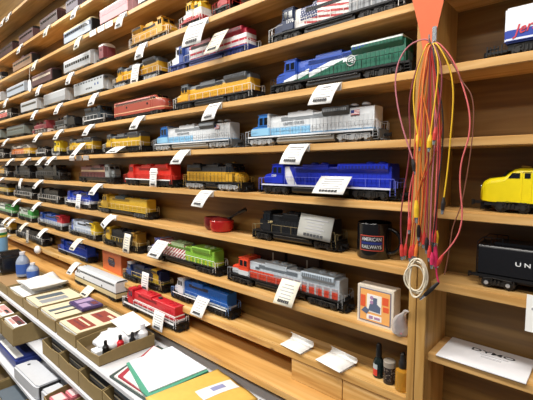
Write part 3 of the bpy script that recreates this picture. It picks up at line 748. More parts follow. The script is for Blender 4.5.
letter(bk, '2397', -.075, .058, .009, RAILY, -.0282)
# shelf with silver and red locomotive ------------------------------
hood_loco('white and green model locomotive cropped at the left picture edge', -3.721, -3.117, K['S6'], P_greenw, group=GL, near=False)
hood_loco('pale model locomotive with bright green right end', -3.094, -2.706, K['S6'], P_greenw, group=GL, near=False, flare=False)
hood_loco('blue model locomotive with red right end and silver lower side', -2.687, -2.21, K['S6'], P_bluered, group=GL, sill=STEEL)
hood_loco('pale grey blue model locomotive with yellow right end', -2.196, -1.801, K['S6'], P_lightyel, group=GL, sill=STEEL)
hood_loco('black model locomotive with yellow cab and orange brown rear', -1.791, -1.414, K['S6'], P_blkyel, cab=mat('cab_yellow', '#c9a22e', .4), group=GL, rail=RAILY)
hood_loco('model locomotive with stars and stripes front and lime green rear', -1.391, -.928, K['S6'], P_flaggreen, cab=P_flaggreen, roof=mat('limegrey', '#9fb588', .4), flaremat=mat('limegreen', '#86b840', .4), frame=BLACK, group=GL, grille=mat('olive', '#5f8430', .5))
sr = hood_loco('silver grey and red model locomotive with orange red cab', -.913, -.461, K['S6'], P_silverred, cab=P_silvercab, nose=P_silvercab, roof=mat('silver_roof', '#b4bec8', .4), flaremat=mat('silver_top', '#a9b6c2', .4), frame=BLACK, rail=mat('rail_dim', '#8d9094', .5), group=GL, grille=mat('gr2', '#6d757e', .5))
letter(sr, 'SP&S', -.085, .064, .0085, mat('slate_letter', '#3a4653', .5), -.0236)
# knotty bottom shelf -----------------------------------------------
hood_loco('yellow and black model locomotive cropped at the left edge behind the blue jug', -3.691, -3.187, K['S7'], paint('ykb2', '#2a2a2c', [([(1, 0, 0, .02)], '#c9a030')]), group=GL, near=False)
hood_loco('black and navy model locomotive left of the deep blue one on the knotty shelf', -3.164, -2.531, K['S7'], mat('blackish_navy', '#1f2430', .35), group=GL, cab=mat('blackish_navy', '#1f2430', .35))
hood_loco('deep blue model locomotive left of the orange box', -2.386, -1.915, K['S7'], mat('deep_blue', '#1f42b0', .3), sill=mat('sill_blue', '#a9b6d6', .4), group=GL, rail=mat('rail_blue', '#3c58b8', .5), y=.060)
hood_loco('dark navy model locomotive with yellow band near its right end', -1.606, -1.247, K['S7'], P_navyy, cab=paint('navycabw', '#24407c', [([(0, 0, 1, .079)], '#e6e8ea')]), group=GL, rail=RAILY)
hood_loco('bright blue model locomotive with white nose and sill on the knotty shelf', -1.233, -.868, K['S7'], P_blue, cab=mat('pale_cab', '#dfe3e8', .4), sill=WHITE, rail=mat('rail_bl', '#6d92cc', .5), roof=mat('roof_blue', '#1f5fb4', .35), group=GL, flare=False, wide=True)
# ledge ---------------------------------------------------------------
cab_unit('white and cream model diesel with grey roof standing on the long ledge', -2.000, -1.480, LEDGE_Z, P_creamw, roof=mat('roof_pale', '#c3c9ce', .45), group=GL, y=-.012, hs=1.10)
lr = hood_loco('crimson model locomotive with white railings standing on the long ledge', -1.493, -1.064, LEDGE_Z, P_redwhite, roof=mat('crimson', '#c2252f', .4), sill=WHITE, sillh=.007, cab=mat('crimson', '#c2252f', .4), rail=WHITE, group=GL, y=-.012, flare=False, wide=False, frame=BLACK, hs=1.06, trucks=TRUCKK, grille=mat('dkcrim', '#8a1a22', .5))
# right bay -------------------------------------------------------------
b = cab_unit('bright yellow model streamliner with grey side panel on black trucks', -.208, .20, RSH['R4'], YELL, frame=BLACK, group='model trains in the right bay', port=mat('panel_grey', '#a9acae', .4), hs=.98, y=.058)
td = tender_car('black model tender lettered UNION in white', -.208, .12, RSH['R5'], y=.055)
letter(td, 'U N I O N   P A C I F I C', -.084, .054, .0105, WHITE, -.0300, sx=1.35, left=True)
fl = hood_loco('white and blue boxy model railcar with red script, cropped by the right picture edge', -.195, .20, RSH['R2'], BLACK, group='model trains in the right bay', flare=False, near=False) if False else None
root = thing('model_boxcar', 'white and blue boxy model car with red script, cropped by the right picture edge', 'model freight car', (.03, .055, RSH['R2']), 0, 'model trains in the right bay')
MB().box(-.195, .195, -.029, .029, .026, .088, bev=.003).build('carbody', paint('white_blue_box', '#e6eaf2', [([(0, 0, -1, -.048)], '#2c46a8'), ([(0, 0, -1, -.0335), (0, 0, 1, .0300)], '#dfe6f4'), ([(1, 0, 0, -.140), (0, 0, -1, -.055)], '#c43a4e')]), root)
MB().box(-.19, .19, -.022, .022, .014, .0262).build('underframe', BLACK, root)
MB().tube([(-.203, -.026, .020), (-.222, -.026, .020), (-.222, .026, .020), (-.203, .026, .020), (-.195, .02, .022)], .0016).build('end_platform', BLACK, root)
b = MB()
for q in range(5): b.box(-.2235 + q * .006, -.2215 + q * .006, -.027, -.025, .010, .027 - .002 * (q % 2))
b.box(-.224, -.190, -.026, .026, .012, .016)
b.build('step', BLACK, root)
put_trucks(root, (-.155, .155), 2, TRUCKK); couplers(root, .215)
me = text_mesh('script_lettering', 'Jersey', .023, mat('script_red', '#c8384c', .5), shear=.45); me.transform(Matrix.Translation((-.153, -.0296, .050)) @ FACE @ Matrix.Rotation(.18, 4, 'Z')); link('script_lettering', me, root)
# ------------------------------------------------------------------ price tags
GT = 'price tags on the shelf edges'
rt = random.Random(3)
def card_lines(b, w, h, M, seed, bold=True):
    q = random.Random(seed)
    n = 5
    for i in range(n):
        ww = w * (.35 + .4 * q.random()); zz = h * (.80 - .13 * i)
        b.box(-ww / 2, ww / 2, -.0006, -.0002, zz - h * .018, zz + h * .018, 1, mtx=M)
    if bold:
        x = -w * .30
        for i in range(6):
            b.box(x, x + w * .075, -.0006, -.0002, h * .09, h * .20, 2, mtx=M); x += w * .10
def hang_tag(x, z, label, w=.062, h=.066, ang=34, skew=0, paper=PAPER, name='price_tag'):
    i = len(bpy.data.objects)
    b = MB(); Rm = Matrix.Translation((0, -.0012, .0008)) @ Matrix.Rotation(math.radians(-ang), 4, 'X') @ Matrix.Rotation(math.radians(skew), 4, 'Y')
    Rm = Rm @ Matrix.Translation((0, 0, -h))
    # slanting face with a faint curl
    b.grid(lambda a, c: tuple(Rm @ Vector(((a - .5) * w, -.004 * math.sin(c * PI), c * h))), 2, 6)
    b.grid(lambda a, c: ((a - .5) * w, -.0012 + c * .015, .0009 + .0004 * c), 1, 1)     # flap lying on the shelf
    b.grid(lambda a, c: (-(a - .5) * w, -.0016, .0005 - c * .019), 1, 1)                 # leg flat against the shelf edge
    o_m = Rm @ Matrix.Translation((0, -.0040, 0))
    card_lines(b, w, h, o_m, i)
    me = b.mesh(name, [paper, INKL, INK], smooth=60)
    o = link(name, me, None, (x, 0, z))
    sol = o.modifiers.new('s', 'SOLIDIFY'); sol.thickness = .0005; sol.offset = 0
    return tag(o, label, 'price tag', GT)
CREAM = mat('cream_card', '#efe9d6', .7)
HT = [
    (-2.946, 0.990, 'white price tag at the top left corner of the picture'),
    (-3.078, 0.990, 'white price tag at the left picture edge under the topmost one'),
    (-2.761, 0.754, 'white price tag below the dark brown coach of the highest car row'),
    (-2.298, 0.754, 'pale price tag below the reddish brown coach of the highest car row'),
    (-1.930, 0.754, 'white price tag below the greyish purple coach of the highest car row'),
    (-2.510, 0.612, 'pale price tag on the shelf edge below the tan caboose'),
    (-1.911, 0.612, 'white price tag below the pale blue grey coach with cream roof'),
    (-1.496, 0.612, 'white price tag right of the three narrow price strips'),
    (-3.119, 0.465, 'white price tag at the left edge below the cropped silver coach'),
    (-2.465, 0.465, 'white price tag below the brown and mauve coach'),
    (-2.021, 0.465, 'white price tag below the silver coach with black windows'),
    (-1.351, 0.465, 'white price tag below the golden yellow locomotive'),
    (-1.016, 0.465, 'large white price tag in front of the white and yellow locomotive'),
    (-2.552, 0.332, 'white price tag below the light grey baggage car'),
    (-2.180, 0.332, 'white price tag below the fluted silver grey coach'),
    (-1.764, 0.332, 'white price tag below the covered hopper car'),
    (-3.149, 0.197, 'white price tag below the left grey green coach'),
    (-2.504, 0.197, 'white price tag hanging below the maroon and white steam engine'),
    (-2.183, 0.197, 'white price tag below the black steam engine with grey trim'),
    (-1.818, 0.197, 'white price tag below the charcoal locomotive with silver sill'),
    (-1.381, 0.197, 'white price tag below the rust red streamliner'),
    (-0.938, 0.197, 'white price tag below the long yellow locomotive right of the rust red streamliner'),
    (-0.520, 0.197, 'white price tag with bold number below the blue and green locomotive'),
    (-3.059, 0.058, 'white price tag above the left black engine at the far left'),
    (-2.724, 0.058, 'white price tag above the gap between the black pair of engines'),
    (-2.457, 0.058, 'left of two overlapping white tags above the right black engine'),
    (-2.301, 0.058, 'right of two overlapping white tags above the right black engine'),
    (-1.099, 0.058, 'white price tag above the red locomotive, below the left blue and silver one'),
    (-0.609, 0.058, 'white price tag above the royal blue locomotive cab'),
    (-3.331, -0.078, 'white tag cropped by the left edge below the black pair of engines'),
    (-2.908, -0.078, 'small upright white tag below the left black engine'),
    (-2.527, -0.078, 'white price tag slanting out below the right black engine'),
    (-1.759, -0.078, 'white price tag below the maroon locomotive with tan stripe'),
    (-0.983, -0.078, 'white price tag below the yellow locomotive with black top'),
    (-2.976, -0.216, 'white price tag below the left black unit with silver stripe'),
    (-2.582, -0.216, 'white price tag below the right black unit with silver stripe'),
    (-1.642, -0.216, 'curled white price tag below the mustard yellow locomotive'),
    (-3.263, -0.369, 'left of two white tags below the green locomotives at left'),
    (-3.141, -0.369, 'right of two white tags below the green locomotives at left'),
    (-2.854, -0.369, 'white price tag below the pale locomotive with bright green end'),
    (-2.501, -0.369, 'white price tag below the blue locomotive with red end'),
    (-2.011, -0.369, 'white price tag below the pale locomotive with yellow end'),
    (-3.290, -0.502, 'white price tag on the knotty shelf at the left edge'),
    (-2.062, -0.502, 'white price tag below the deep blue locomotive'),
]
for x, z, l in HT:
    wide = 'large' in l
    up = 'upright' in l
    hang_tag(x, z, l, w=.10 if wide else .066 if x > -.75 else .052 if up else .060, h=.088 if wide else .066, ang=12 if up else (38 if x > -.75 else 42 if z < .1 else 34 if z < .3 else 26 if z < .4 else 20), skew=rt.uniform(-4, 4) + (14 if 'curled' in l else 0), paper=CREAM if 'cream' in l or 'pale' in l else PAPER)
def stand_tag(x, y, z, label, w=.05, h=.065, lean=0, tilt=0, rz=0, paper=PAPER, cat='price tag', group=GT, lines=True, name='price_tag'):
    M = Matrix.Rotation(math.radians(lean), 4, 'X') @ Matrix.Rotation(math.radians(tilt), 4, 'Y')
    b = MB(); b.grid(lambda a, c: tuple(M @ Vector(((a - .5) * w, -.0015 * math.sin(c * PI), c * h))), 2, 5)
    if lines: card_lines(b, w, h, M @ Matrix.Translation((0, -.0017, 0)), int(abs(x) * 1000))
    o = link(name, b.mesh(name, [paper, INKL, INK], smooth=60), None, (x, y, z)); o.rotation_euler = (0, 0, rz)
    sol = o.modifiers.new('s', 'SOLIDIFY'); sol.thickness = .0005; sol.offset = 0
    return tag(o, label, cat, group)
stand_tag(-1.455, .013, K['S1'] + .0008, 'white price tag propped against the yellow locomotive with overhanging grey roof', .058, .078, -8, 4)
stand_tag(-.925, -.030, K['S1'] + .012, 'cream price tag leaning on the red white and blue locomotive', .066, .085, -32, 0, paper=CREAM)
stand_tag(-1.985, -.036, K['S3'] - .012, 'white price tag slanting before the shorter yellow locomotive with grey roof', .06, .095, -40, 0)
stand_tag(-1.575, -.035, K['S3'] + .0008, 'white price tag lying slanted against the yellow locomotive left of the blue and silver ones', .095, .055, -58, 0)
stand_tag(-1.325, .008, K['S4'] + .0008, 'white price tag standing upright against the bright red locomotive', .048, .072, -5, 0)
stand_tag(-.510, -.022, K['S4'] + .014, 'white price tag leaning on the royal blue locomotive', .088, .058, -45, 0)
stand_tag(-2.035, .004, K['S5'] + .0008, 'white price tag standing against the cobalt blue locomotive', .055, .075, -8, 0)
stand_tag(-1.545, .002, K['S6'] + .0008, 'cream price tag standing against the black locomotive with yellow cab', .055, .082, -8, 2, paper=CREAM)
stand_tag(-1.275, -.034, K['S6'] + .030, 'white price tag leaning on the stars and stripes nose', .078, .075, -42, 0)
stand_tag(-2.86, .000, K['S7'] + .0008, 'narrow white tag standing against the black and navy locomotive', .045, .085, -6, -6)
stand_tag(-1.40, .003, K['S7'] + .0008, 'white price tag standing against the dark navy locomotive', .052, .072, -6, 0)
stand_tag(-1.80, -.085, LEDGE_Z - .012, 'cream price tag slanting against the white and cream diesel on the ledge', .075, .075, -52, 0, paper=CREAM)
stand_tag(-1.205, -.064, LEDGE_Z - .006, 'white price tag standing against the crimson locomotive on the ledge', .066, .066, -12, 0)
stand_tag(-.650, -.020, K['S6'] - .004, 'cream price tag slanting against the silver and red locomotive', .066, .072, -34, 0, paper=CREAM)
stand_tag(-1.035, -.018, K['S7'] - .004, 'white price tag slanting against the bright blue locomotive with white nose', .066, .066, -34, 0)
# narrow strips clipped to shelf edges, an oval tag on a string
def strip(x, z, label, m=PAPER):
    b = MB(); b.box(-.032, .032, -.0025, -.0012, -.026, -.002, 0, bev=.0004); b.box(-.025, .025, -.0029, -.0024, -.011, -.007, 1); b.box(-.025, .01, -.0029, -.0024, -.020, -.016, 1)
    tag(b.build('price_strip', [m, INKL], None, loc=(x, 0, z)), label, 'price strip', 'price strips on shelf edges')
for x, w in ((-1.772, 'left'), (-1.692, 'middle'), (-1.618, 'right')):
    strip(x, K['C'], w + ' one of three white price strips under the pink striped coach')
gs = mat('grey_strip', '#a39a92', .6)
for x, w in ((-2.065, 'left'), (-1.979, 'middle'), (-1.898, 'right')):
    strip(x, K['S3'], w + ' one of three greyish price strips below the yellow locomotives', gs)
o = MB().prism([(.026 * math.sin(t), .036 * math.cos(t) * (1 + .12 * math.cos(t))) for t in [2 * PI * i / 24 for i in range(24)]], 'y', -.001, .001).build('hang_tag', PAPER, None, loc=(-2.622, -.010, .480))
MB().tube([(0, 0, .036), (.002, .003, .085), (.002, .008, .130)], .0008).build('string', PAPER, o)
tag(o, 'white oval tag hanging on a string before the brown and mauve coach', 'tag')

# ------------------------------------------------------------------ red pot, mug, boxes, bottles
redg = mat('red_enamel', '#b3201f', .22); dred = mat('dark_red', '#6b1518', .3)
p = thing('red_pan', 'small red pan with dark handle standing alone on its shelf', 'pan', (-.985, .052, K['S5'] + .0003))
b = MB(); b.lathe([(.030, 0), (.036, .004), (.040, .018), (.041, .036), (.039, .0385), (.037, .036), (.034, .010), (.0, .008)], (.01, 0, 0), 32); b.build('bowl', redg, p)
b = MB(); b.lathe([(.022, .0), (.030, .010), (.032, .028), (.030, .042), (.026, .044), (.024, .030), (.0, .028)], (-.042, .006, 0), 26); b.build('spout_cup', dred, p)
b = MB(); b.lathe([(.039, .0372), (.030, .0440), (.012, .0470), (.0, .0475)], (.01, 0, 0), 32); b.build('lid', dred, p)
b = MB(); b.cyl((.03, .010, .042), (.072, .022, .066), .0045, 10); b.cyl((.070, .0215, .065), (.095, .030, .078), .0065, 10); b.build('handle', BLACK, p)
cer = mat('black_ceramic', '#0f0f11', .12)
m = thing('coffee_mug', 'black coffee mug with red framed sign on its side', 'mug', (-.4235, .0545, K['S5'] + .0003))
b = MB(); b.lathe([(.032, 0), (.0385, .001), (.0400, .004), (.0400, .083), (.0390, .0845), (.0375, .083), (.0370, .008), (0, .006)], n=40); b.build('cup', cer, m)
b = MB(); pts = [(.0385 + .030 * math.sin(t), -.004, .043 + .029 * math.cos(t)) for t in [PI * i / 14 for i in range(15)]]
loops = []
for i, pnt in enumerate(pts):
    t = PI * i / 14; n = Vector((math.sin(t), 0, math.cos(t)))
    loops.append([tuple(Vector(pnt) + n * .0045 * math.cos(a) + Vector((0, 1, 0)) * .0065 * math.sin(a)) for a in [2 * PI * j / 10 for j in range(10)]])
b.loft(loops); b.build('handle', cer, m, smooth=60)
rot = math.radians(17)
def onmug(x, z, r=.0379): a = x / .0375 + rot; r += .0025; return (r * math.sin(a), -r * math.cos(a), z)
b = MB(); b.grid(lambda a, c: onmug(-.027 + .054 * a, .021 + .036 * c, .0377), 14, 2, 0)
b.grid(lambda a, c: onmug(-.0252 + .0504 * a, .0228 + .0324 * c, .0379), 14, 2, 1)
b.grid(lambda a, c: onmug(-.0230 + .046 * a, .0362 + .0055 * c, .0381), 14, 1, 2)
b.build('sign', [mat('sign_red', '#c44a3a', .4), mat('sign_black', '#17171c', .4), mat('sign_blue', '#1f2c74', .4)], m)
for body, zz in (('AMERICAN', .0480), ('RAILWAYS', .0300)):
    me = text_mesh('lettering', body, .0115, WHITE, depth=.0001); 
    xs = [v.co.x for v in me.vertices]; sc = .043 / (max(xs) - min(xs))
    for v in me.vertices: v.co = Vector(onmug(v.co.x * sc, zz + v.co.y, .0383 + abs(v.co.z)))
    link('lettering', me, m)
# boxed toy in a cream and orange box
bx = thing('toy_box', 'cream and orange boxed toy with a picture of a small engine on its front', 'box', (-.398, .0145, K['S6']), math.radians(-2))
crm = mat('box_cream', '#d9cfc0', .55); orn = mat('box_orange', '#e08a3c', .5); lor = mat('box_light_orange', '#ecab62', .5)
MB().box(-.046, .046, .0, .034, 0, .0915, bev=.0008).build('carton', crm, bx)
b = MB(); b.box(-.040, .040, -.0006, .0004, .006, .085, 0); b.box(-.0375, .0375, -.0010, .0002, .0085, .0825, 1)
b.box(-.020, .017, -.0014, 0, .030, .073, 2); b.box(.019, .034, -.0014, 0, .054, .072, 3); b.box(-.0365, -.024, -.0014, 0, .040, .068, 3); b.box(.021, .035, -.0014, 0, .038, .050, 3)
b.box(-.020, .018, -.0014, 0, .012, .0245, 2)
b.build('printed_panel', [mat('panel_rim', '#6b6f86', .5), lor, mat('panel_white', '#efece6', .5), mat('panel_red', '#de5a34', .5)], bx)
b = MB(); gy = mat('print_grey', '#5a6680', .5)
b.prism([(-.016, .034), (.014, .032), (.015, .046), (.006, .052), (.006, .066), (-.004, .066), (-.004, .053), (-.012, .050)], 'y', -.0019, -.0003)
b.prism([(-.034, .030), (-.020, .024), (-.013, .034), (-.024, .041)], 'y', -.0021, -.0003); b.build('printed_engine', gy, bx)
b = MB(); b.cyl((-.0075, -.0022, .065), (-.0075, -.0003, .065), .0045, 12); b.cyl((-.0075, -.0022, .054), (-.0075, -.0003, .054), .0045, 12); b.box(-.014, -.004, -.0022, -.0003, .015, .022, bev=.0003); b.box(.0, .014, -.0022, -.0003, .016, .021)
b.build('printed_lamp', [mat('lilac', '#a883a8', .5)], bx)
# clear bag
clear = mat('clear_plastic', '#f6f4f4', .2, 0, .6, .6, 1, noise=0)
bag = thing('parts_bag', 'crumpled clear plastic bag of small pinkish parts beside the boxed toy', 'bag', (-.333, .006, K['S6'] + .0006))
q = random.Random(5)
ax = [((0, 0, 0), .013), ((0, -.001, .006), .0175), ((.001, -.003, .020), .0175), ((.004, -.010, .036), .0145), ((.010, -.020, .050), .0095), ((.019, -.029, .062), .0045), ((.025, -.033, .070), .0060)]
loops = []
for k2, (c0, r0) in enumerate(ax):
    loops.append([(c0[0] + r0 * (1 + .22 * math.sin(3 * t + k2 * 1.3) * (k2 > 0)) * math.cos(t), c0[1] + r0 * .8 * (1 + .2 * math.cos(4 * t + k2)) * math.sin(t), c0[2]) for t in [2 * PI * j / 20 for j in range(20)]])
b = MB(); b.loft(loops); b.build('bag_film', clear, bag, smooth=30)
b = MB()
for i in range(22):
    zz = q.uniform(.004, .036)
    b.box(-.005, .005, -.0022, .0022, -.0016, .0016, i % 3, mtx=Matrix.Translation((q.uniform(-.009, .009) + zz * .1, q.uniform(-.008, .004) - zz * .2, zz)) @ Matrix.Rotation(q.uniform(0, 3), 4, (q.random(), q.random(), q.random())))
b.build('small_part', [mat('part_pink', '#c98a94', .5), mat('part_white', '#e8e6e6', .5), mat('part_dark', '#8a7f88', .5)], bag)['kind'] = 'stuff'
# folded papers on the knotty shelf
def folded(x, y, z, w, d, rz, label, roll):
    M = Matrix.Rotation(rz, 4, 'Z'); b = MB()
    b.grid(lambda a, c: tuple(M @ Vector(((a - .5) * w, (c - .5) * d - .012, .004 + .004 * c))), 1, 4)
    def rollf(a, c):
        t = -PI * .1 + c * PI * 1.15
        return tuple(M @ Vector(((a - .5) * w * 1.05, d / 2 - .012 + roll * math.sin(t) * .7, .008 + roll * .9 * (1 - math.cos(t)))))
    b.grid(rollf, 1, 10)
    b.grid(lambda a, c: tuple(M @ Vector(((a - .5) * w * .98, (c - .5) * d - .008, .0012))), 1, 1)
    o = b.build('folded_paper', PAPER, None, smooth=60, loc=(x, y, z)); sol = o.modifiers.new('s', 'SOLIDIFY'); sol.thickness = .0006
    tag(o, label, 'folded paper', 'folded papers on the knotty shelf')
folded(-.632, .031, K['S7'] + .0012, .078, .046, math.radians(-6), 'folded white paper on the knotty shelf, left of the other one', .009)
folded(-.503, .030, K['S7'] + .0012, .082, .060, math.radians(-10), 'folded white paper on the knotty shelf, nearer the little bottles', .0075)
# bottles
b1 = thing('dropper_bottle', 'slim dark bottle with red and white label, left of three little bottles', 'bottle', (-.396, .038, K['S7'] + .0003))
MB().lathe([(.011, 0), (.0125, .0015), (.0125, .038), (.010, .044), (.0065, .049), (.0065, .053)], n=24).build('bottle_body', mat('dark_glass', '#15201f', .12), b1)
MB().lathe([(.0068, .050), (.0072, .0505), (.0060, .079), (.004, .082), (.0, .0825)], n=20).build('cap', BLACK, b1)
b = MB()
b.grid(lambda a, c: (.01275 * math.sin(-1.5 + 1.7 * a), -.01275 * math.cos(-1.5 + 1.7 * a), .006 + .016 * c), 10, 1, 0)
b.grid(lambda a, c: (.01275 * math.sin(-1.5 + 1.7 * a), -.01275 * math.cos(-1.5 + 1.7 * a), .022 + .012 * c), 10, 1, 1)
b.build('paper_label', [mat('label_red', '#c8382e', .5), mat('label_pale', '#a9b3b8', .5)], b1)
b2 = thing('glitter_jar', 'small dark jar with clear lid between the two taller bottles', 'jar', (-.3655, .030, K['S7'] + .0003))
MB().lathe([(.012, 0), (.0135, .0015), (.0135, .040), (.0115, .043)], n=24).build('jar_body', mat('dark_brown_glass', '#2c2420', .15), b2)
MB().lathe([(.0140, .040), (.0140, .052), (.0125, .054), (0, .0545)], n=24).build('lid', mat('frosted_lid', '#a69d90', .3, trans=.3), b2)
b = MB(); q = random.Random(2)
for i in range(40):
    a = q.uniform(-1.6, 1.6); z0 = q.uniform(.006, .036); b.ball((.0136 * math.sin(a), -.0136 * math.cos(a), z0), .0008, .0008, .0008, u=6, v=4)
b.build('speckle', mat('speck', '#8a7d70', .4), b2)['kind'] = 'stuff'
b3 = thing('oil_bottle', 'bottle of amber oil with black dropper cap beside the shelf post', 'bottle', (-.3310, .022, K['S7'] + .0003))
MB().lathe([(.013, 0), (.0155, .0015), (.0158, .040), (.0145, .046), (.008, .050), (.0075, .055)], n=28).build('bottle_body', mat('amber_oil', '#d9a038', .1, 0, .5, .55, noise=0), b3)
MB().lathe([(.0085, .052), (.0088, .053), (.0088, .066), (.006, .070), (.0055, .084), (.003, .087), (0, .0875)], n=20).build('cap', BLACK, b3)
# orange box and grey card
ob = thing('orange_box', 'orange cardboard box with dark emblem on the knotty shelf', 'box', (-1.76, .066, K['S7']), math.radians(-3))
MB().box(-.105, .105, -.024, .034, 0, .098, bev=.001).build('carton', mat('orange_card', '#cf6a35', .55), ob)
b = MB(); dk = mat('emblem_dark', '#3f2f36', .6)
b.prism([(-.030, .030), (.030, .030), (.036, .046), (.030, .070), (-.030, .070), (-.036, .046)], 'y', -.0250, -.0238, 0)
b.box(-.038, .038, -.0256, -.0236, .044, .056, 1); b.box(-.030, .030, -.0259, -.0236, .0475, .0525, 0); b.box(-.022, .022, -.0259, -.0236, .061, .064, 2)
b.build('emblem', [dk, mat('emblem_blue', '#55607c', .6), mat('emblem_pale', '#c9a58c', .6)], ob)
o = stand_tag(-.572, .010, K['S5'] + .030, 'grey card draped over the right part of the black switcher engine', .105, .062, -14, 3, paper=mat('grey_card', '#a9a9a4', .7), cat='card', group=None, name='info_card')
# cardboard cartons at the back of the shelf behind the silver and red locomotive
for i, (x0, w, h, l) in enumerate(((-.86, .13, .115, 'left of two dark cartons behind the silver and red locomotive'), (-.72, .115, .112, 'right of two dark cartons behind the silver and red locomotive'))):
    o = MB().box(0, w, .088, .106, 0, h, bev=.0006).box(w * .62, w * .66, .0872, .089, h * .3, h * .9, 1).build('carton', [mat('carton_brown', '#4a3528', .7), mat('carton_mark', '#c9c2b4', .7)], None, loc=(x0, 0, K['S6'])); tag(o, l, 'box', 'dark cartons behind the silver and red locomotive')
# letter on the right bay's shelf
env = thing('mailer_sheet', 'white printed mailer lettered DYMO lying on the right bay shelf', 'mailer', (-.176, .062, RSH['R6'] + .0006), math.radians(0))
MB().prism([(-.077, -.066), (.079, -.068), (.079, .040), (-.077, .043)], 'z', 0, .003, bev=.0006).build('mailer_body', mat('glossy_white', '#eeeef2', .35), env)
me = text_mesh('lettering', 'DYMO', .017, INK, .0002, sx=1.6); me.transform(Matrix.Translation((.010, .012, .0033))); link('lettering', me, env)
b = MB(); b.box(-.010, .040, -.004, -.0022, .0028, .0034); b.box(-.006, .030, -.012, -.0108, .0028, .0034); b.box(-.006, .030, -.0165, -.0153, .0028, .0034); b.build('small_print', INKL, env)
o = MB().box(-.038, .038, -.0035, -.0025, -.060, .006, 0).box(-.030, .030, -.0039, -.0030, -.020, -.016, 1).build('shelf_card', [PAPER, INKL], None, loc=(-.066, 0, RSH['R5'] + .004)); tag(o, 'plain white card hanging below the black tender', 'card')

# ------------------------------------------------------------------ orange sheet and test leads on the post
YP = -.0205
sh = MB().prism([(-.328, .42), (-.240, .42), (-.258, .309), (-.272, .240), (-.282, .214), (-.291, .214), (-.300, .262), (-.318, .330)], 'y', YP - .0012, YP).build('hanging_sheet', mat('salmon_card', '#d9693f', .7)); tag(sh, 'orange red card sheet pinned to the post behind the wires', 'card')
hk = thing('wire_hook', 'steel hook on the post carrying all the test leads', 'hook', (-.272, YP - .0015, .245))
MB().box(-.004, .004, -.0022, .0002, -.008, .022, bev=.0008).build('plate', STEEL, hk)
MB().tube([(0, -.002, -.004), (0, -.010, -.012), (0, -.020, -.014), (0, -.027, -.008), (0, -.028, .0)], .0014, 8).build('prong', STEEL, hk)
def cable(name, pts, r, m, parent, res=6):
    cu = bpy.data.curves.new(name, 'CURVE'); cu.dimensions = '3D'; cu.bevel_depth = r; cu.bevel_resolution = 2; cu.resolution_u = res
    sp = cu.splines.new('NURBS'); sp.points.add(len(pts) - 1); sp.use_endpoint_u = True; sp.order_u = 4
    for p_, q_ in zip(sp.points, pts): p_.co = (*q_, 1)
    cu.materials.append(m)
    t = bpy.data.objects.new(name, cu); C.objects.link(t)
    me = bpy.data.meshes.new_from_object(t.evaluated_get(bpy.context.evaluated_depsgraph_get()))
    bpy.data.objects.remove(t); me.name = name
    return link(name, me, parent)
def clip(parent, p0, p1, m, r=.0048, jaw=True):
    p0 = Vector(p0); p1 = Vector(p1); d = p1 - p0
    b = MB(); b.cyl(p0, p0 + d * .35, r * .55, 10, 0, r); b.cyl(p0 + d * .35, p0 + d * .75, r, 10, 0, r * .85); b.build('clip_boot', m, parent)
    if jaw:
        b = MB(); a = p0 + d * .72
        b.cyl(a + Vector((.0018, 0, 0)), p1 + Vector((.0006, 0, 0)), .0017, 6); b.cyl(a - Vector((.0018, 0, 0)), p1 - Vector((.0006, 0, 0)), .0017, 6)
        b.build('clip_jaw', STEEL, parent)
WC = dict(red=mat('lead_red', '#c23a34', .4), pink=mat('lead_pink', '#b8707c', .4), yellow=mat('lead_yellow', '#e0b428', .4), orange=mat('lead_orange', '#dd7a34', .4), plum=mat('lead_plum', '#7c3440', .4), black=mat('lead_black', '#211c1c', .4), rose=mat('lead_rose', '#d66a6a', .4), brown=mat('lead_brown', '#7a4a3a', .4), cream=mat('lead_cream', '#ddd2bc', .5), magenta=mat('boot_magenta', '#c42a5a', .4))
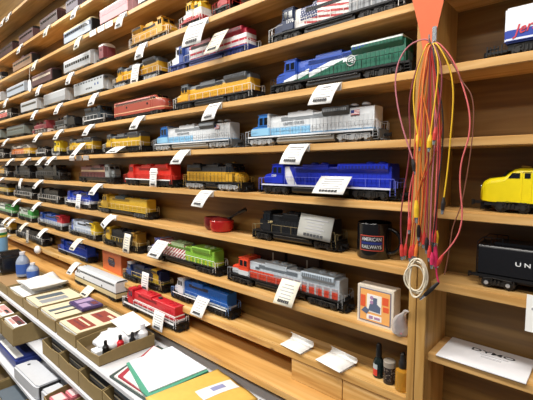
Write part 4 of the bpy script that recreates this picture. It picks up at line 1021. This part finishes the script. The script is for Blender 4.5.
LEADS = [
 ('pink grey test lead looping far to the left, ending in a black clip', 'pink', [(-.271,.238),(-.292,.242),(-.317,.233),(-.334,.203),(-.337,.165),(-.33,.124),(-.32,.084),(-.307,.048),(-.294,.014)], 'black', -.026, -.034),
 ('plum coloured test lead left of the bundle, ending beside the mug', 'plum', [(-.273,.238),(-.292,.212),(-.306,.165),(-.313,.119),(-.305,.064),(-.307,.014),(-.315,-.045),(-.323,-.106),(-.317,-.160)], 'red', -.018, -.020),
 ('yellow test lead at the left of the bundle with fat yellow clip', 'yellow', [(-.275,.238),(-.286,.206),(-.297,.170),(-.300,.129),(-.292,.082),(-.287,.060)], 'yellow', -.028, -.030),
 ('long orange test lead crossing the front of the bundle', 'orange', [(-.273,.237),(-.283,.2),(-.287,.148),(-.276,.109),(-.267,.071),(-.266,.029),(-.278,-.016),(-.288,-.049),(-.294,-.096),(-.298,-.161)], 'red', -.022, -.018),
 ('straight red test lead in the middle of the bundle', 'red', [(-.271,.236),(-.272,.165),(-.268,.108),(-.270,.032),(-.271,-.062),(-.273,-.130)], 'red', -.016, -.016),
 ('yellow test lead in the middle with short yellow clip', 'yellow', [(-.27,.236),(-.254,.206),(-.252,.162),(-.258,.107),(-.262,.058)], 'yellow', -.030, -.036),
 ('plum test lead with red and silver clip right of the short yellow clip', 'plum', [(-.268,.236),(-.246,.194),(-.243,.142),(-.248,.097),(-.251,.071)], 'red', -.034, -.040),
 ('yellow test lead hanging along the right edge of the post with black clip', 'yellow', [(-.266,.237),(-.243,.202),(-.228,.158),(-.226,.104),(-.229,.05),(-.23,-.006),(-.235,-.058)], 'black', -.022, -.030),
 ('rose test lead bowing widest to the right, ending in a red boot', 'rose', [(-.266,.237),(-.238,.21),(-.22,.166),(-.208,.129),(-.198,.093),(-.198,.048),(-.212,.013),(-.211,-.042),(-.203,-.079),(-.206,-.125),(-.224,-.152),(-.236,-.168)], 'red', -.018, -.022),
 ('thin brown test lead beside the widest rose lead', 'brown', [(-.266,.235),(-.233,.195),(-.214,.149),(-.198,.133),(-.192,.101),(-.193,.048),(-.2,-.024),(-.208,-.083),(-.223,-.11),(-.223,-.156),(-.231,-.204)], None, -.02, -.02),
 ('dark plum test lead hanging right of the middle red one', 'black', [(-.268,.234),(-.26,.181),(-.241,.106),(-.24,.032),(-.245,-.028),(-.246,-.072),(-.251,-.131),(-.251,-.164)], 'magenta', -.030, -.034),
 ('orange test lead with long yellow clip low in the bundle', 'orange', [(-.273,.236),(-.279,.180),(-.281,.083),(-.286,.010),(-.284,-.040),(-.282,-.066)], 'yellow', -.034, -.040),
 ('red test lead that knots up low on the left', 'red', [(-.273,.235),(-.261,.145),(-.239,.087),(-.263,.013),(-.286,-.045),(-.297,-.066),(-.289,-.095),(-.293,-.156)], 'red', -.014, -.018),
 ('rose test lead tucked left behind the yellow clip', 'rose', [(-.275,.235),(-.289,.150),(-.284,.060),(-.300,-.020),(-.309,-.060),(-.303,-.110),(-.309,-.158)], 'red', -.014, -.016),
 ('orange test lead running left of the middle, under the others', 'orange', [(-.274,.236),(-.290,.190),(-.296,.120),(-.288,.040),(-.281,-.020),(-.276,-.090),(-.287,-.156)], 'orange', -.014, -.016),
]
for i2, (c, dx, sp) in enumerate((('red', -.006, .9), ('rose', .010, 1.0), ('plum', .002, .8), ('red', -.016, 1.0), ('plum', .016, .9), ('orange', -.010, .7), ('pink', .006, 1.1), ('red', .020, .8))):
    q = random.Random(40 + i2); bz = -.10 - .06 * q.random()
    pts = [(-.271, .236)] + [(-.271 + dx * sp * math.sin(min(1, j / 4) * PI / 2) * 1.6 + q.uniform(-.004, .004), .236 + (bz - .236) * j / 6) for j in range(1, 7)]
    LEADS.append(('%s coloured test lead in the thick of the hanging bundle' % c, c, pts, ['red', 'magenta', 'black', 'red', 'yellow', 'black', 'red', 'red'][i2], -.010 - .004 * (i2 % 3), -.014 - .005 * (i2 % 4)))
rl = random.Random(11)
for i, (lab, c, pts, cl, ya, yb) in enumerate(LEADS):
    t = thing('test_lead', lab, 'test lead', (0, 0, 0), 0, 'test leads hanging on the post')
    ya -= .018; yb -= .018
    n = len(pts)
    P = [(x, (-.041 if j == 0 else ya + (yb - ya) * j / (n - 1)) - .0006 * (i % 5), z) for j, (x, z) in enumerate(pts)]
    # the hidden tail behind the hook
    P = [(P[0][0] + .004 * (i % 3 - 1), -.040, P[0][2] - .012), (P[0][0], -.044, P[0][2] + .0015)] + P[1:]
    cable('cable', P, .0014 if c != 'brown' else .0010, WC[c], t)
    e = Vector(P[-1]); d = (e - Vector(P[-2])).normalized()
    if cl:
        ln = .042 if 'long yellow clip' in lab else .030
        clip(t, e - d * .002, e + (d + Vector((0, 0, -.6))).normalized() * ln, WC[cl], r=.0052 if cl == 'yellow' else .0042)
co = thing('coiled_cable', 'cream cable coiled in loops at the bottom of the test leads', 'cable', (0, 0, 0))
P = []
for i in range(70):
    a = i * .44; k3 = .72 + .34 * (.5 + .5 * math.sin(i * .31)); P.append((-.282 + .0205 * k3 * math.cos(a) + .003 * math.sin(i * .23), -.046 - .006 * math.sin(i * .37), -.219 + .039 * (.85 + .2 * math.sin(i * .19 + 1)) * math.sin(a)))
cable('cable', P, .0016, WC['cream'], co)
tl = thing('probe_lead', 'black tipped probe lead with magenta boots pointing down left at the coil', 'test lead', (0, 0, 0), 0, 'test leads hanging on the post')
cable('cable', [(-.249, -.041, -.155), (-.247, -.043, -.180), (-.246, -.043, -.208), (-.240, -.042, -.222)], .0018, WC['magenta'], tl)
clip(tl, (-.240, -.042, -.220), (-.274, -.044, -.262), WC['black'], r=.0042)
clip(tl, (-.2495, -.041, -.150), (-.246, -.043, -.205), WC['magenta'], r=.0045, jaw=False)
# ------------------------------------------------------------------ tiered stock rack under the ledge
T1, T2, T3, T4 = -.655, -.760, -.870, -.985
wl = mat('white_laminate', '#d2d3d8', .4)
rk = thing('stock_rack', 'tiered rack of white shelves full of cardboard bins below the ledge', 'rack', (0, 0, Z_FLOOR))
for z, y0, y1 in ((T1, -.282, .02), (T2, -.300, -.02), (T3, -.372, -.05), (T4, -.47, -.05)):
    MB().box(-4.2, -.42, y0, y1, z - .014, z, bev=.001).build('shelf', wl, rk, loc=LOC)
for x in (-4.19, -3.2, -2.62, -.45):
    MB().box(x, x + .012, -.27, .018, Z_FLOOR + .001, T1 - .0145).build('upright', wl, rk, loc=LOC)
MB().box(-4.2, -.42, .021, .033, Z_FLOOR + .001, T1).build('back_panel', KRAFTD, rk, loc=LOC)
def bin_(x0, x1, y0, y1, z, h, label, hf=None, wall=.0028, m=KRAFT, group='cardboard bins on the rack'):
    hf = hf or h * .72
    o = thing('cardboard_bin', label, 'bin', ((x0 + x1) / 2, (y0 + y1) / 2, z + .0006), 0, group)
    w, d = (x1 - x0) / 2, (y1 - y0) / 2
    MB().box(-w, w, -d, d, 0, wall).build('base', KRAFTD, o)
    side = [(-d, wall), (-d, hf), (-d + .02, hf + .004), (-d * .2, h), (d, h), (d, wall)]
    for sx in (-1, 1):
        MB().prism(side, 'x', *sorted((sx * w, sx * (w - wall)))).build('side_wall', m, o)
    MB().prism([(-w + wall, wall), (w - wall, wall), (w - wall, hf), (w * .5, hf - .004), (0, hf - .007), (-w * .5, hf - .004), (-w + wall, hf)], 'y', -d, -d + wall).build('front_wall', m, o)
    MB().box(-w + wall, w - wall, d - wall, d, wall, h).build('back_wall', m, o)
    return o
def mags(x0, x1, y0, y1, z, n, cols, label, cat='magazine', group=None, rnd=0, name='magazine', th=.004, dec=None):
    q = random.Random(rnd)
    for i in range(n):
        c = cols[i % len(cols)]
        w, d = x1 - x0, y1 - y0
        M = Matrix.Rotation(math.radians(q.uniform(-.5, .5)), 4, 'Z')
        b = MB(); b.box(-w / 2, w / 2, -d / 2, d / 2, 0, th * .92, 0, bev=.0006, mtx=M)
        ms = [c]
        if i == n - 1 and dec:
            ms += [dc[4] for dc in dec]
            for k2, dc in enumerate(dec): b.box(dc[0] * w - w / 2, dc[1] * w - w / 2, dc[2] * d - d / 2, dc[3] * d - d / 2, th * .9, th * (1.0 + .02 * k2), k2 + 1, mtx=M)
        o = b.build(name, ms, None, loc=((x0 + x1) / 2 + q.uniform(-.001, .001), (y0 + y1) / 2 + q.uniform(-.001, .001), z + th * i))
        tag(o, label if i == n - 1 else label.replace('topmost', 'hidden lower'), cat, group)
cream = mat('page_cream', '#d8cdb0', .6); whitep = mat('page_white', '#e4e3e0', .55); brick = mat('cover_brick', '#8c3c30', .55); slate = mat('cover_slate', '#55606a', .55)
pinkc = mat('cover_pink', '#c98f8c', .55); maroonc = mat('cover_maroon', '#6c3036', .5); blackc = mat('cover_black', '#26262a', .45); purp = mat('pack_purple', '#4a3a6c', .4); lil = mat('pack_lilac', '#a890b8', .4)
bluec = mat('pack_blue', '#2c3a80', .4); tealc = mat('folder_teal', '#4f9a80', .55); redc = mat('folder_red', '#a33444', .5); greenc = mat('folder_dark', '#3b4a46', .5)
# top tier bins
B1 = [(-1.400, -1.222, 'kraft bin holding white plastic bag and little bottles'), (-1.592, -1.412, 'kraft bin of cream and brick red magazines'), (-1.800, -1.608, 'kraft bin of cream papers with dark photos, purple packet behind'), (-2.000, -1.812, 'kraft bin of white cards with grey photos'), (-2.250, -2.010, 'kraft bin under a heap of white paper bags'), (-2.560, -2.262, 'kraft bin of brown papers behind the white paper heap'), (-2.90, -2.572, 'kraft bin in front of the blue labelled bottles'), (-3.30, -2.912, 'far left kraft bin beside the blue jug')]
for x0, x1, l in B1: bin_(x0, x1, -.270, -.064, T1, .054 if x0 < -1.5 else .044, l, hf=.048 if x0 < -1.5 else .034)
z1 = T1 + .0042
mags(-1.586, -1.418, -.260, -.072, z1, 8, [whitep, cream], 'topmost cream magazine with two brick red pictures', group='magazines in the top tier bins', rnd=1, dec=[(.10, .90, .10, .42, brick), (.14, .86, .58, .90, brick), (.2, .8, .2, .24, maroonc), (.2, .8, .30, .34, cream), (.22, .5, .66, .72, maroonc), (.55, .8, .78, .84, cream)], th=.0062)
mags(-1.794, -1.614, -.260, -.072, z1, 8, [whitep, cream], 'topmost cream brochure with dark photo bands', group='magazines in the top tier bins', rnd=2, dec=[(.30, .45, .05, .62, slate), (.62, .70, .08, .6, blackc), (.05, .15, .1, .55, cream)], th=.0062)
mags(-1.994, -1.818, -.260, -.072, z1, 8, [whitep, cream], 'topmost white card with grey photos', group='magazines in the top tier bins', rnd=3, dec=[(.18, .46, .15, .75, slate), (.56, .84, .12, .72, mat('photo_grey', '#8c9096', .55))], th=.0062)
mags(-2.244, -2.016, -.260, -.072, z1, 7, [whitep, cream], 'topmost white paper under the white paper bags', group='magazines in the top tier bins', rnd=4, th=.0062)
mags(-2.55, -2.272, -.260, -.072, z1, 6, [mat('paper_brown', '#9a7a52', .7)], 'topmost brown paper in the bin left of the white paper heap', cat='paper', group='magazines in the top tier bins', rnd=5, th=.0062, name='brown_paper')
mags(-2.89, -2.58, -.260, -.072, z1, 6, [mat('paper_brown', '#9a7a52', .7), cream], 'topmost tan paper before the blue labelled bottles', cat='paper', group='magazines in the top tier bins', rnd=6, th=.0062, name='brown_paper')
# purple packet
o = MB().box(-.07, .07, -.045, .045, 0, .014, 0, bev=.003).box(-.05, -.01, -.03, .04, .0135, .0146, 1).box(.005, .055, -.035, .0, .0135, .0146, 1).box(.01, .05, .012, .035, .0135, .0146, 2).build('snack_packet', [purp, lil, maroonc], None, loc=(-1.675, -.120, z1 + .0505)); tag(o, 'purple and lilac packet lying behind the dark photo papers', 'packet')
# white paper bags heap
q = random.Random(8)
for i in range(3):
    b = MB(); sd = 1.7
    b.grid(lambda a, c: ((a - .5) * .215, (c - .5) * .17, .006 + .011 * math.sin(a * 5 + sd) * math.cos(c * 4 + sd) + .016 * math.sin(PI * a) * math.sin(PI * c)), 14, 10)
    o = b.build('paper_bag', mat('bag_white', '#e9e8e6', .6), None, smooth=60, loc=(-2.135 + .012 * i, -.140 - .006 * i, z1 + .0585 + .009 * i)); sol = o.modifiers.new('s', 'SOLIDIFY'); sol.thickness = .003
    tag(o, ['lowest', 'middle', 'topmost'][i] + ' of the crumpled white paper bags heaped on a bin', 'paper bag', 'white paper bags')
# white plastic bag, small bottles
b = MB(); t = bmesh.new(); bmesh.ops.create_icosphere(t, subdivisions=4, radius=1)
for v in t.verts:
    n = 1 + .10 * math.sin(8 * v.co.x + 2) * math.cos(9 * v.co.y) + .07 * math.sin(17 * v.co.y + 5 * v.co.x)
    v.co = Vector((v.co.x * .068 * n, v.co.y * .078 * n, max(v.co.z, -.55) * .030 * n + .017))
b._merge(t, 0)
o = b.build('plastic_bag', mat('bag_milky', '#e6e8ee', .25, noise=.02), None, smooth=180, loc=(-1.312, -.160, z1 + .014)); tag(o, 'white crumpled plastic bag lying in a kraft bin', 'plastic bag')
o = MB().prism([(-.075, -.03), (.065, -.045), (.075, .045), (-.06, .06)], 'z', 0, .0008).build('paper_sheet', whitep, None, loc=(-1.315, -.155, z1 + .064)); o.rotation_euler = (math.radians(9), math.radians(5), .1); o.location.z += .006; o.location.y += .04; tag(o, 'white sheet lying over the plastic bag in the bin', 'paper')
def small_bottle(x, y, label, m, capm, h=.05, r=.012, z=z1):
    o = thing('small_bottle', label, 'bottle', (x, y, z), 0, 'little bottles in the kraft bin')
    MB().lathe([(r * .9, 0), (r, .002), (r, h * .62), (r * .5, h * .74), (r * .45, h * .78)], n=20).build('bottle_body', m, o)
    MB().lathe([(r * .5, h * .76), (r * .5, h * .98), (r * .3, h), (0, h)], n=16).build('cap', capm, o)
    return o
for x, y, l, m, cm, h, r in ((-1.262, -.228, 'small black bottle leftmost among the bottles in the kraft bin', BLACK, BLACK, .060, .011), (-1.252, -.180, 'small bright red bottle between the two black bottles', mat('bottle_red', '#cf2430', .3), BLACK, .066, .012), (-1.238, -.142, 'small black bottle just right of the red one', BLACK, BLACK, .068, .011), (-1.244, -.098, 'white squeeze bottle at the back corner of the kraft bin', mat('bottle_white', '#e8e8ec', .35), mat('cap_white', '#dcdce2', .35), .085, .018)):
    small_bottle(x, y, l, m, cm, h, r)
o = MB().box(-.022, .022, -.016, .016, 0, .022, bev=.002).build('white_carton', WHITE, None, loc=(-1.250, -.214 + .002, z1)); o.location = (-1.2535, -.2435, z1); o.scale = (1, .55, 1); o.scale = (1, 1, 1); o.location = (-1.295, -.240, z1 + .0005); tag(o, 'small white carton in front of the little bottles', 'carton')
# folders, sheets, padded envelope right of the bins
def sheet(pts, z, th, m, name, label, cat, group=None, extra=None):
    cx = sum(p[0] for p in pts) / len(pts); cy = sum(p[1] for p in pts) / len(pts)
    b = MB(); b.prism([(p[0] - cx, p[1] - cy) for p in pts], 'z', 0, th)
    o = b.build(name, [m], None, loc=(cx, cy, z)); tag(o, label, cat, group); return o
sheet([(-1.205, -.062), (-.90, -.064), (-.90, -.265), (-1.135, -.277)], T1 + .0005, .006, greenc, 'folder', 'dark green folder at the bottom of the folder pile', 'folder', 'folders in the pile')
sheet([(-1.200, -.08), (-.91, -.068), (-.915, -.262), (-1.115, -.272)], T1 + .007, .004, whitep, 'folder', 'white folder edge peeking out between dark green and red ones', 'folder', 'folders in the pile')
sheet([(-1.195, -.085), (-.915, -.068), (-.92, -.26), (-1.098, -.268)], T1 + .0115, .005, redc, 'folder', 'red folder with white edge in the folder pile', 'folder', 'folders in the pile')
sheet([(-1.185, -.09), (-.915, -.068), (-.92, -.262), (-1.075, -.262)], T1 + .017, .003, whitep, 'folder', 'white leaflet resting above the red folder', 'folder', 'folders in the pile')
sheet([(-1.130, -.066), (-.902, -.072), (-.915, -.272), (-.96, -.268), (-1.135, -.220)], T1 + .0205, .005, tealc, 'folder', 'teal green folder directly under the white sheet', 'folder', 'folders in the pile')
sheet([(-1.120, -.058), (-.912, -.070), (-.932, -.260), (-1.132, -.212)], T1 + .0262, .003, mat('blue_white_sheet', '#e3e8f4', .5), 'paper_sheet', 'large blank white sheet on top of the teal folder', 'paper')
pe = thing('padded_envelope', 'yellow padded envelope with white address label in front of the ledge', 'envelope', (-.805, -.176, T1 + .020), math.radians(-8))
ye = mat('mailer_yellow', '#dcb458', .55, noise=.1)
def pil(a, c): return ((a - .5) * .200, (c - .5) * .235, .006 + .014 * (math.sin(PI * a) * math.sin(PI * c)) ** .5 + .0015 * math.sin(a * 14) * math.sin(c * 11))
o = MB().grid(pil, 18, 20).build('mailer_body', ye, pe, smooth=60); sol = o.modifiers.new('s', 'SOLIDIFY'); sol.thickness = .006; sol.offset = -1
b = MB(); b.grid(lambda a, c: tuple(Vector(pil(.42 + .24 * a, .45 + .50 * c)) + Vector((0, 0, .0006))), 6, 10); b.build('address_label', mat('label_white', '#e9e8ea', .5), pe, smooth=60)
b = MB(); b.grid(lambda a, c: tuple(Vector(pil(.48 + .10 * a, .62 + .18 * c)) + Vector((0, 0, .0010))), 3, 6); b.build('label_mark', mat('label_blue', '#8f96c0', .5), pe, smooth=60)
for i, (m, l) in enumerate(((whitep, 'white booklet under the yellow padded envelope'), (mat('booklet_orange', '#c96a34', .5), 'orange booklet under the yellow padded envelope'), (blackc, 'black booklet just under the yellow padded envelope'))):
    o = MB().box(-.095, .085, -.105, .10, 0, .0055, bev=.0005).build('booklet', m, None, loc=(-.805 - .004 * i, -.172 + .002 * i, T1 + .0005 + .006 * i)); tag(o, l, 'booklet', 'booklets under the yellow envelope')
o = MB().box(-.09, .09, -.085, .085, 0, .030, 0, bev=.003).box(-.07, .02, -.05, -.03, .0295, .0305, 1).box(-.05, .06, .0, .015, .0295, .0305, 1).box(-.07, -.02, .03, .06, .0295, .0305, 1).build('glossy_packet', [blackc, mat('packet_print', '#b9bcc4', .4)], None, loc=(-.590, -.160, T1 + .0005)); tag(o, 'black glossy packet with white print right of the yellow envelope', 'packet')
# bottles, jug and dark machine at the far left
def big_bottle(x, y, label, h, r, name='plastic_bottle'):
    o = thing(name, label, 'bottle', (x, y, z1 + .046), 0, 'plastic bottles far left')
    MB().lathe([(r * .9, 0), (r, .004), (r, h * .6), (r * .8, h * .72), (r * .35, h * .88), (r * .33, h * .92)], n=22).build('bottle_body', mat('bottle_haze', '#aebbd0', .2, trans=.3), o)
    MB().lathe([(r * 1.02, h * .12), (r * 1.02, h * .52)], n=22).build('paper_label', mat('label_blue2', '#3f66b8', .45), o)
    MB().lathe([(r * .42, h * .90), (r * .42, h), (0, h)], n=16).build('cap', mat('cap_white', '#dcdce2', .35), o)
big_bottle(-2.42, -.150, 'blue labelled plastic bottle left one of the pair behind the white paper heap', .135, .034)
big_bottle(-2.325, -.130, 'shorter blue labelled plastic bottle right one of the pair', .085, .030)
jg = thing('water_jug', 'pale blue jug with green and yellow bands at the left picture edge', 'jug', (-2.80, -.185, z1 + .046))
MB().lathe([(.055, 0), (.060, .006), (.060, .180), (.055, .19)], n=30).build('jug_body', mat('jug_blue', '#7fb0d8', .3), jg)
MB().lathe([(.061, .178), (.061, .192), (.0, .192)], n=30).build('lid', mat('lid_yellow', '#d8cf4a', .4), jg)
MB().lathe([(.061, .1915), (.061, .206), (.0, .206)], n=30).build('band', mat('lid_green', '#2f8a4a', .4), jg)
MB().lathe([(.060, .2055), (.056, .226), (0, .228)], n=30).build('lid_top', WHITE, jg)
dm = thing('label_printer', 'black rounded desk machine with grey flank between the jug and the bottles', 'machine', (-2.60, -.170, z1 + .046))
MB().prism([(-.055, 0), (-.058, .075), (-.045, .108), (-.015, .122), (.025, .120), (.055, .095), (.062, .04), (.062, 0)], 'y', -.06, .06, bev=.010).build('casing', mat('machine_black', '#17181a', .2), dm)
MB().prism([(-.050, .01), (-.040, .03), (.030, .03), (.045, .01)], 'y', -.0625, -.058, bev=.001).build('front_slot', STEEL, dm)
MB().box(-.075, -.056, -.055, .055, 0, .075, bev=.004).build('grey_side', mat('machine_grey', '#8a9096', .4), dm)
wb = MB().ball((0, 0, 0), .030, .018, .026, u=16, v=10).build('cloth_ball', mat('tissue_white', '#e9e9ec', .7), None, smooth=60, loc=(-2.60, -.0185, K['S7'] - .004)); tag(wb, 'crumpled white tissue stuck at the edge of the knotty shelf', 'tissue')
# second tier
X2 = [-.62, -.80, -.98, -1.16, -1.34, -1.52, -1.70]
N2 = ['rightmost kraft bin in the dark second tier', 'second kraft bin from the right in the second tier', 'third kraft bin from the right in the second tier', 'kraft bin in the second tier under the plastic bag bin', 'kraft bin in the second tier below the brick red magazines', 'kraft bin in the second tier below the cream papers']
for i, l in enumerate(N2): bin_(X2[i + 1] + .006, X2[i], -.292, -.05, T2, .075, l, hf=.058)
for i in (1, 2, 3, 4, 5):
    x0, x1 = X2[i + 1] + .016, X2[i] - .010
    mags(x0, x1, -.26, -.065, T2 + .0042, 7 + i % 3, [slate, cream, blackc, mat('mag_dim', '#6a6258', .6)], 'topmost dark magazine in the second tier bin ' + ['under the folders', 'third from the right', 'under the plastic bag bin', 'below the brick red magazines', 'below the cream papers'][i - 1], group='magazines in the second tier', rnd=20 + i, th=.006)
for i, (x0, x1, l) in enumerate(((-2.020, -1.850, 'kraft bin jutting out with pink covered magazine, right one of the pair'), (-2.235, -2.035, 'kraft bin jutting out with pink covered magazine, left one of the pair'), (-2.52, -2.25, 'far kraft bin jutting out from the second tier at the left picture edge'))):
    bin_(x0, x1, -.355, -.12, T2, .086, l, hf=.075)
    mags(x0 + .008, x1 - .008, -.345, -.296, T2 + .0042, 8, [cream, whitep], ['topmost pink and cream magazine in the right jutting bin', 'topmost pink and cream magazine in the left jutting bin', 'topmost maroon magazine at the left picture edge'][i], group='pink magazines', rnd=30 + i, th=.0095, dec=[(.1, .9, .4, .95, maroonc if i != 1 else pinkc), (.2, .7, .1, .35, pinkc), (.55, .85, .5, .75, blackc)])
# third tier
X3 = [-.78, -.96, -1.14, -1.32]
N3 = ['rightmost kraft bin of the third tier', 'second kraft bin from the right in the third tier', 'third kraft bin from the right in the third tier']
for i, l in enumerate(N3): bin_(X3[i + 1] + .006, X3[i], -.368, -.12, T3, .075, l, hf=.060)
for i in range(3):
    o = MB().box(-.03, .03, -.022, .022, 0, .064, 0, bev=.003).box(-.024, .024, -.016, .016, .0635, .0646, 1).build('pink_packet', [mat('packet_pink', '#d07a86', .4), mat('packet_pale', '#e4c6c6', .4)], None, loc=(-1.397 + .003 * i, -.338 + .052 * i, T3 + .0045)); tag(o, ['front', 'middle', 'rear'][i] + ' pink packet of three standing in a third tier bin', 'packet', 'pink packets')
cb = thing('plastic_case', 'long white plastic case with black clasp lying on the third tier', 'case', (-1.625, -.322, T3 + .0008), math.radians(2))
MB().prism([(-.17, -.045), (.06, -.045), (.08, -.035), (.08, .04), (-.15, .04), (-.17, .02)], 'z', 0, .055, bev=.006).build('case_body', mat('case_white', '#c5c8ce', .3), cb)
MB().box(.0875, .145, -.034, .034, 0, .048, bev=.006).build('case_lid', mat('case_white', '#d5d7dc', .3), cb)
MB().box(.0803, .0873, -.037, .038, 0, .053, bev=.001).build('clasp', BLACK, cb)
MB().cyl((-.130, 0, .0545), (-.130, 0, .0565), .006, 14).build('button', DGREY, cb)
o = MB().box(-.14, .14, -.05, .05, 0, .05, 0, bev=.008).box(-.13, .12, -.047, -.015, .0495, .0508, 1).box(-.10, .10, .0, .03, .0495, .0508, 2).build('cloth_pack', [bluec, whitep, mat('pack_navy', '#222c62', .4)], None, loc=(-1.985, -.300, T3 + .0005 + .055)); o.location.z = T3 + .0005; tag(o, 'navy blue pack with white edge in the third tier', 'pack')
o = MB().box(-.10, .10, -.05, .05, 0, .06, 0, bev=.004).build('white_carton', whitep, None, loc=(-2.26, -.315, T3 + .0005)); tag(o, 'white carton left of the navy blue pack', 'carton')
for i, (x0, x1, l) in enumerate(((-1.455, -1.335, 'narrow kraft bin of the third tier holding pink packets'), (-2.60, -2.39, 'far left kraft bin of the third tier'))):
    bin_(x0, x1, -.368, -.12, T3, .075, l, hf=.060)
# fourth tier
for i, (x0, x1, l) in enumerate(((-1.20, -1.02, 'rightmost kraft bin of the lowest tier'), (-1.42, -1.215, 'kraft bin of the lowest tier below the white plastic case'), (-1.64, -1.43, 'kraft bin of the lowest tier with dark inside left of the case'), (-1.88, -1.65, 'kraft bin of the lowest tier with steel blue magazines'), (-2.12, -1.89, 'leftmost kraft bin of the lowest tier'))):
    bin_(x0, x1, -.46, -.15, T4, .085, l, hf=.070)
for i in range(5):
    o = MB().box(-.10, .10, -.10, .10, 0, .009, 0, bev=.001).build('magazine', [slate, cream, mat('mag_steel', '#5c6f8c', .45), cream, slate][i], None, loc=(-1.765, -.32, T4 + .0045 + .0095 * i)); tag(o, ['lowest', 'second lowest', 'middle', 'second topmost', 'topmost'][i] + ' magazine in the steel blue magazine bin of the lowest tier', 'magazine', 'magazines in the lowest tier')

# ------------------------------------------------------------------ camera and light
sc = bpy.context.scene
cam = bpy.data.cameras.new('camera'); co_ = bpy.data.objects.new('camera', cam); C.objects.link(co_)
cam.sensor_width = 36; cam.sensor_fit = 'HORIZONTAL'; cam.lens = 385 * 36 / 533; cam.clip_start = .01
yaw, pitch = math.radians(42.177), math.radians(4.899)
co_.location = (0, -.8, 0); co_.rotation_euler = (PI / 2 - pitch, 0, yaw)
sc.camera = co_
def lamp(x, y, z, sx, sy, e, c=(1, .965, .90), rx=0):
    l = bpy.data.lights.new('ceiling_lamp', 'AREA'); l.shape = 'RECTANGLE'; l.size = sx; l.size_y = sy; l.energy = e; l.color = c
    o = bpy.data.objects.new('ceiling_lamp', l); C.objects.link(o); o.location = (x, y, z); o.rotation_euler = (rx, 0, 0); return o
for x in (-3.6, -1.9, -.2):
    lamp(x, -.95, Z_CEIL - .03, 1.25, .30, 43)
    lamp(x, -2.3, Z_CEIL - .03, 1.25, .30, 24)
w = bpy.data.worlds.new('world'); sc.world = w; w.use_nodes = True
w.node_tree.nodes['Background'].inputs['Color'].default_value = (.9, .92, 1, 1)
w.node_tree.nodes['Background'].inputs['Strength'].default_value = .14
sc.view_settings.view_transform = 'Standard'; sc.view_settings.look = 'None'; sc.view_settings.gamma = 1; sc.view_settings.use_curve_mapping = False
sc.view_settings.exposure = 0.0
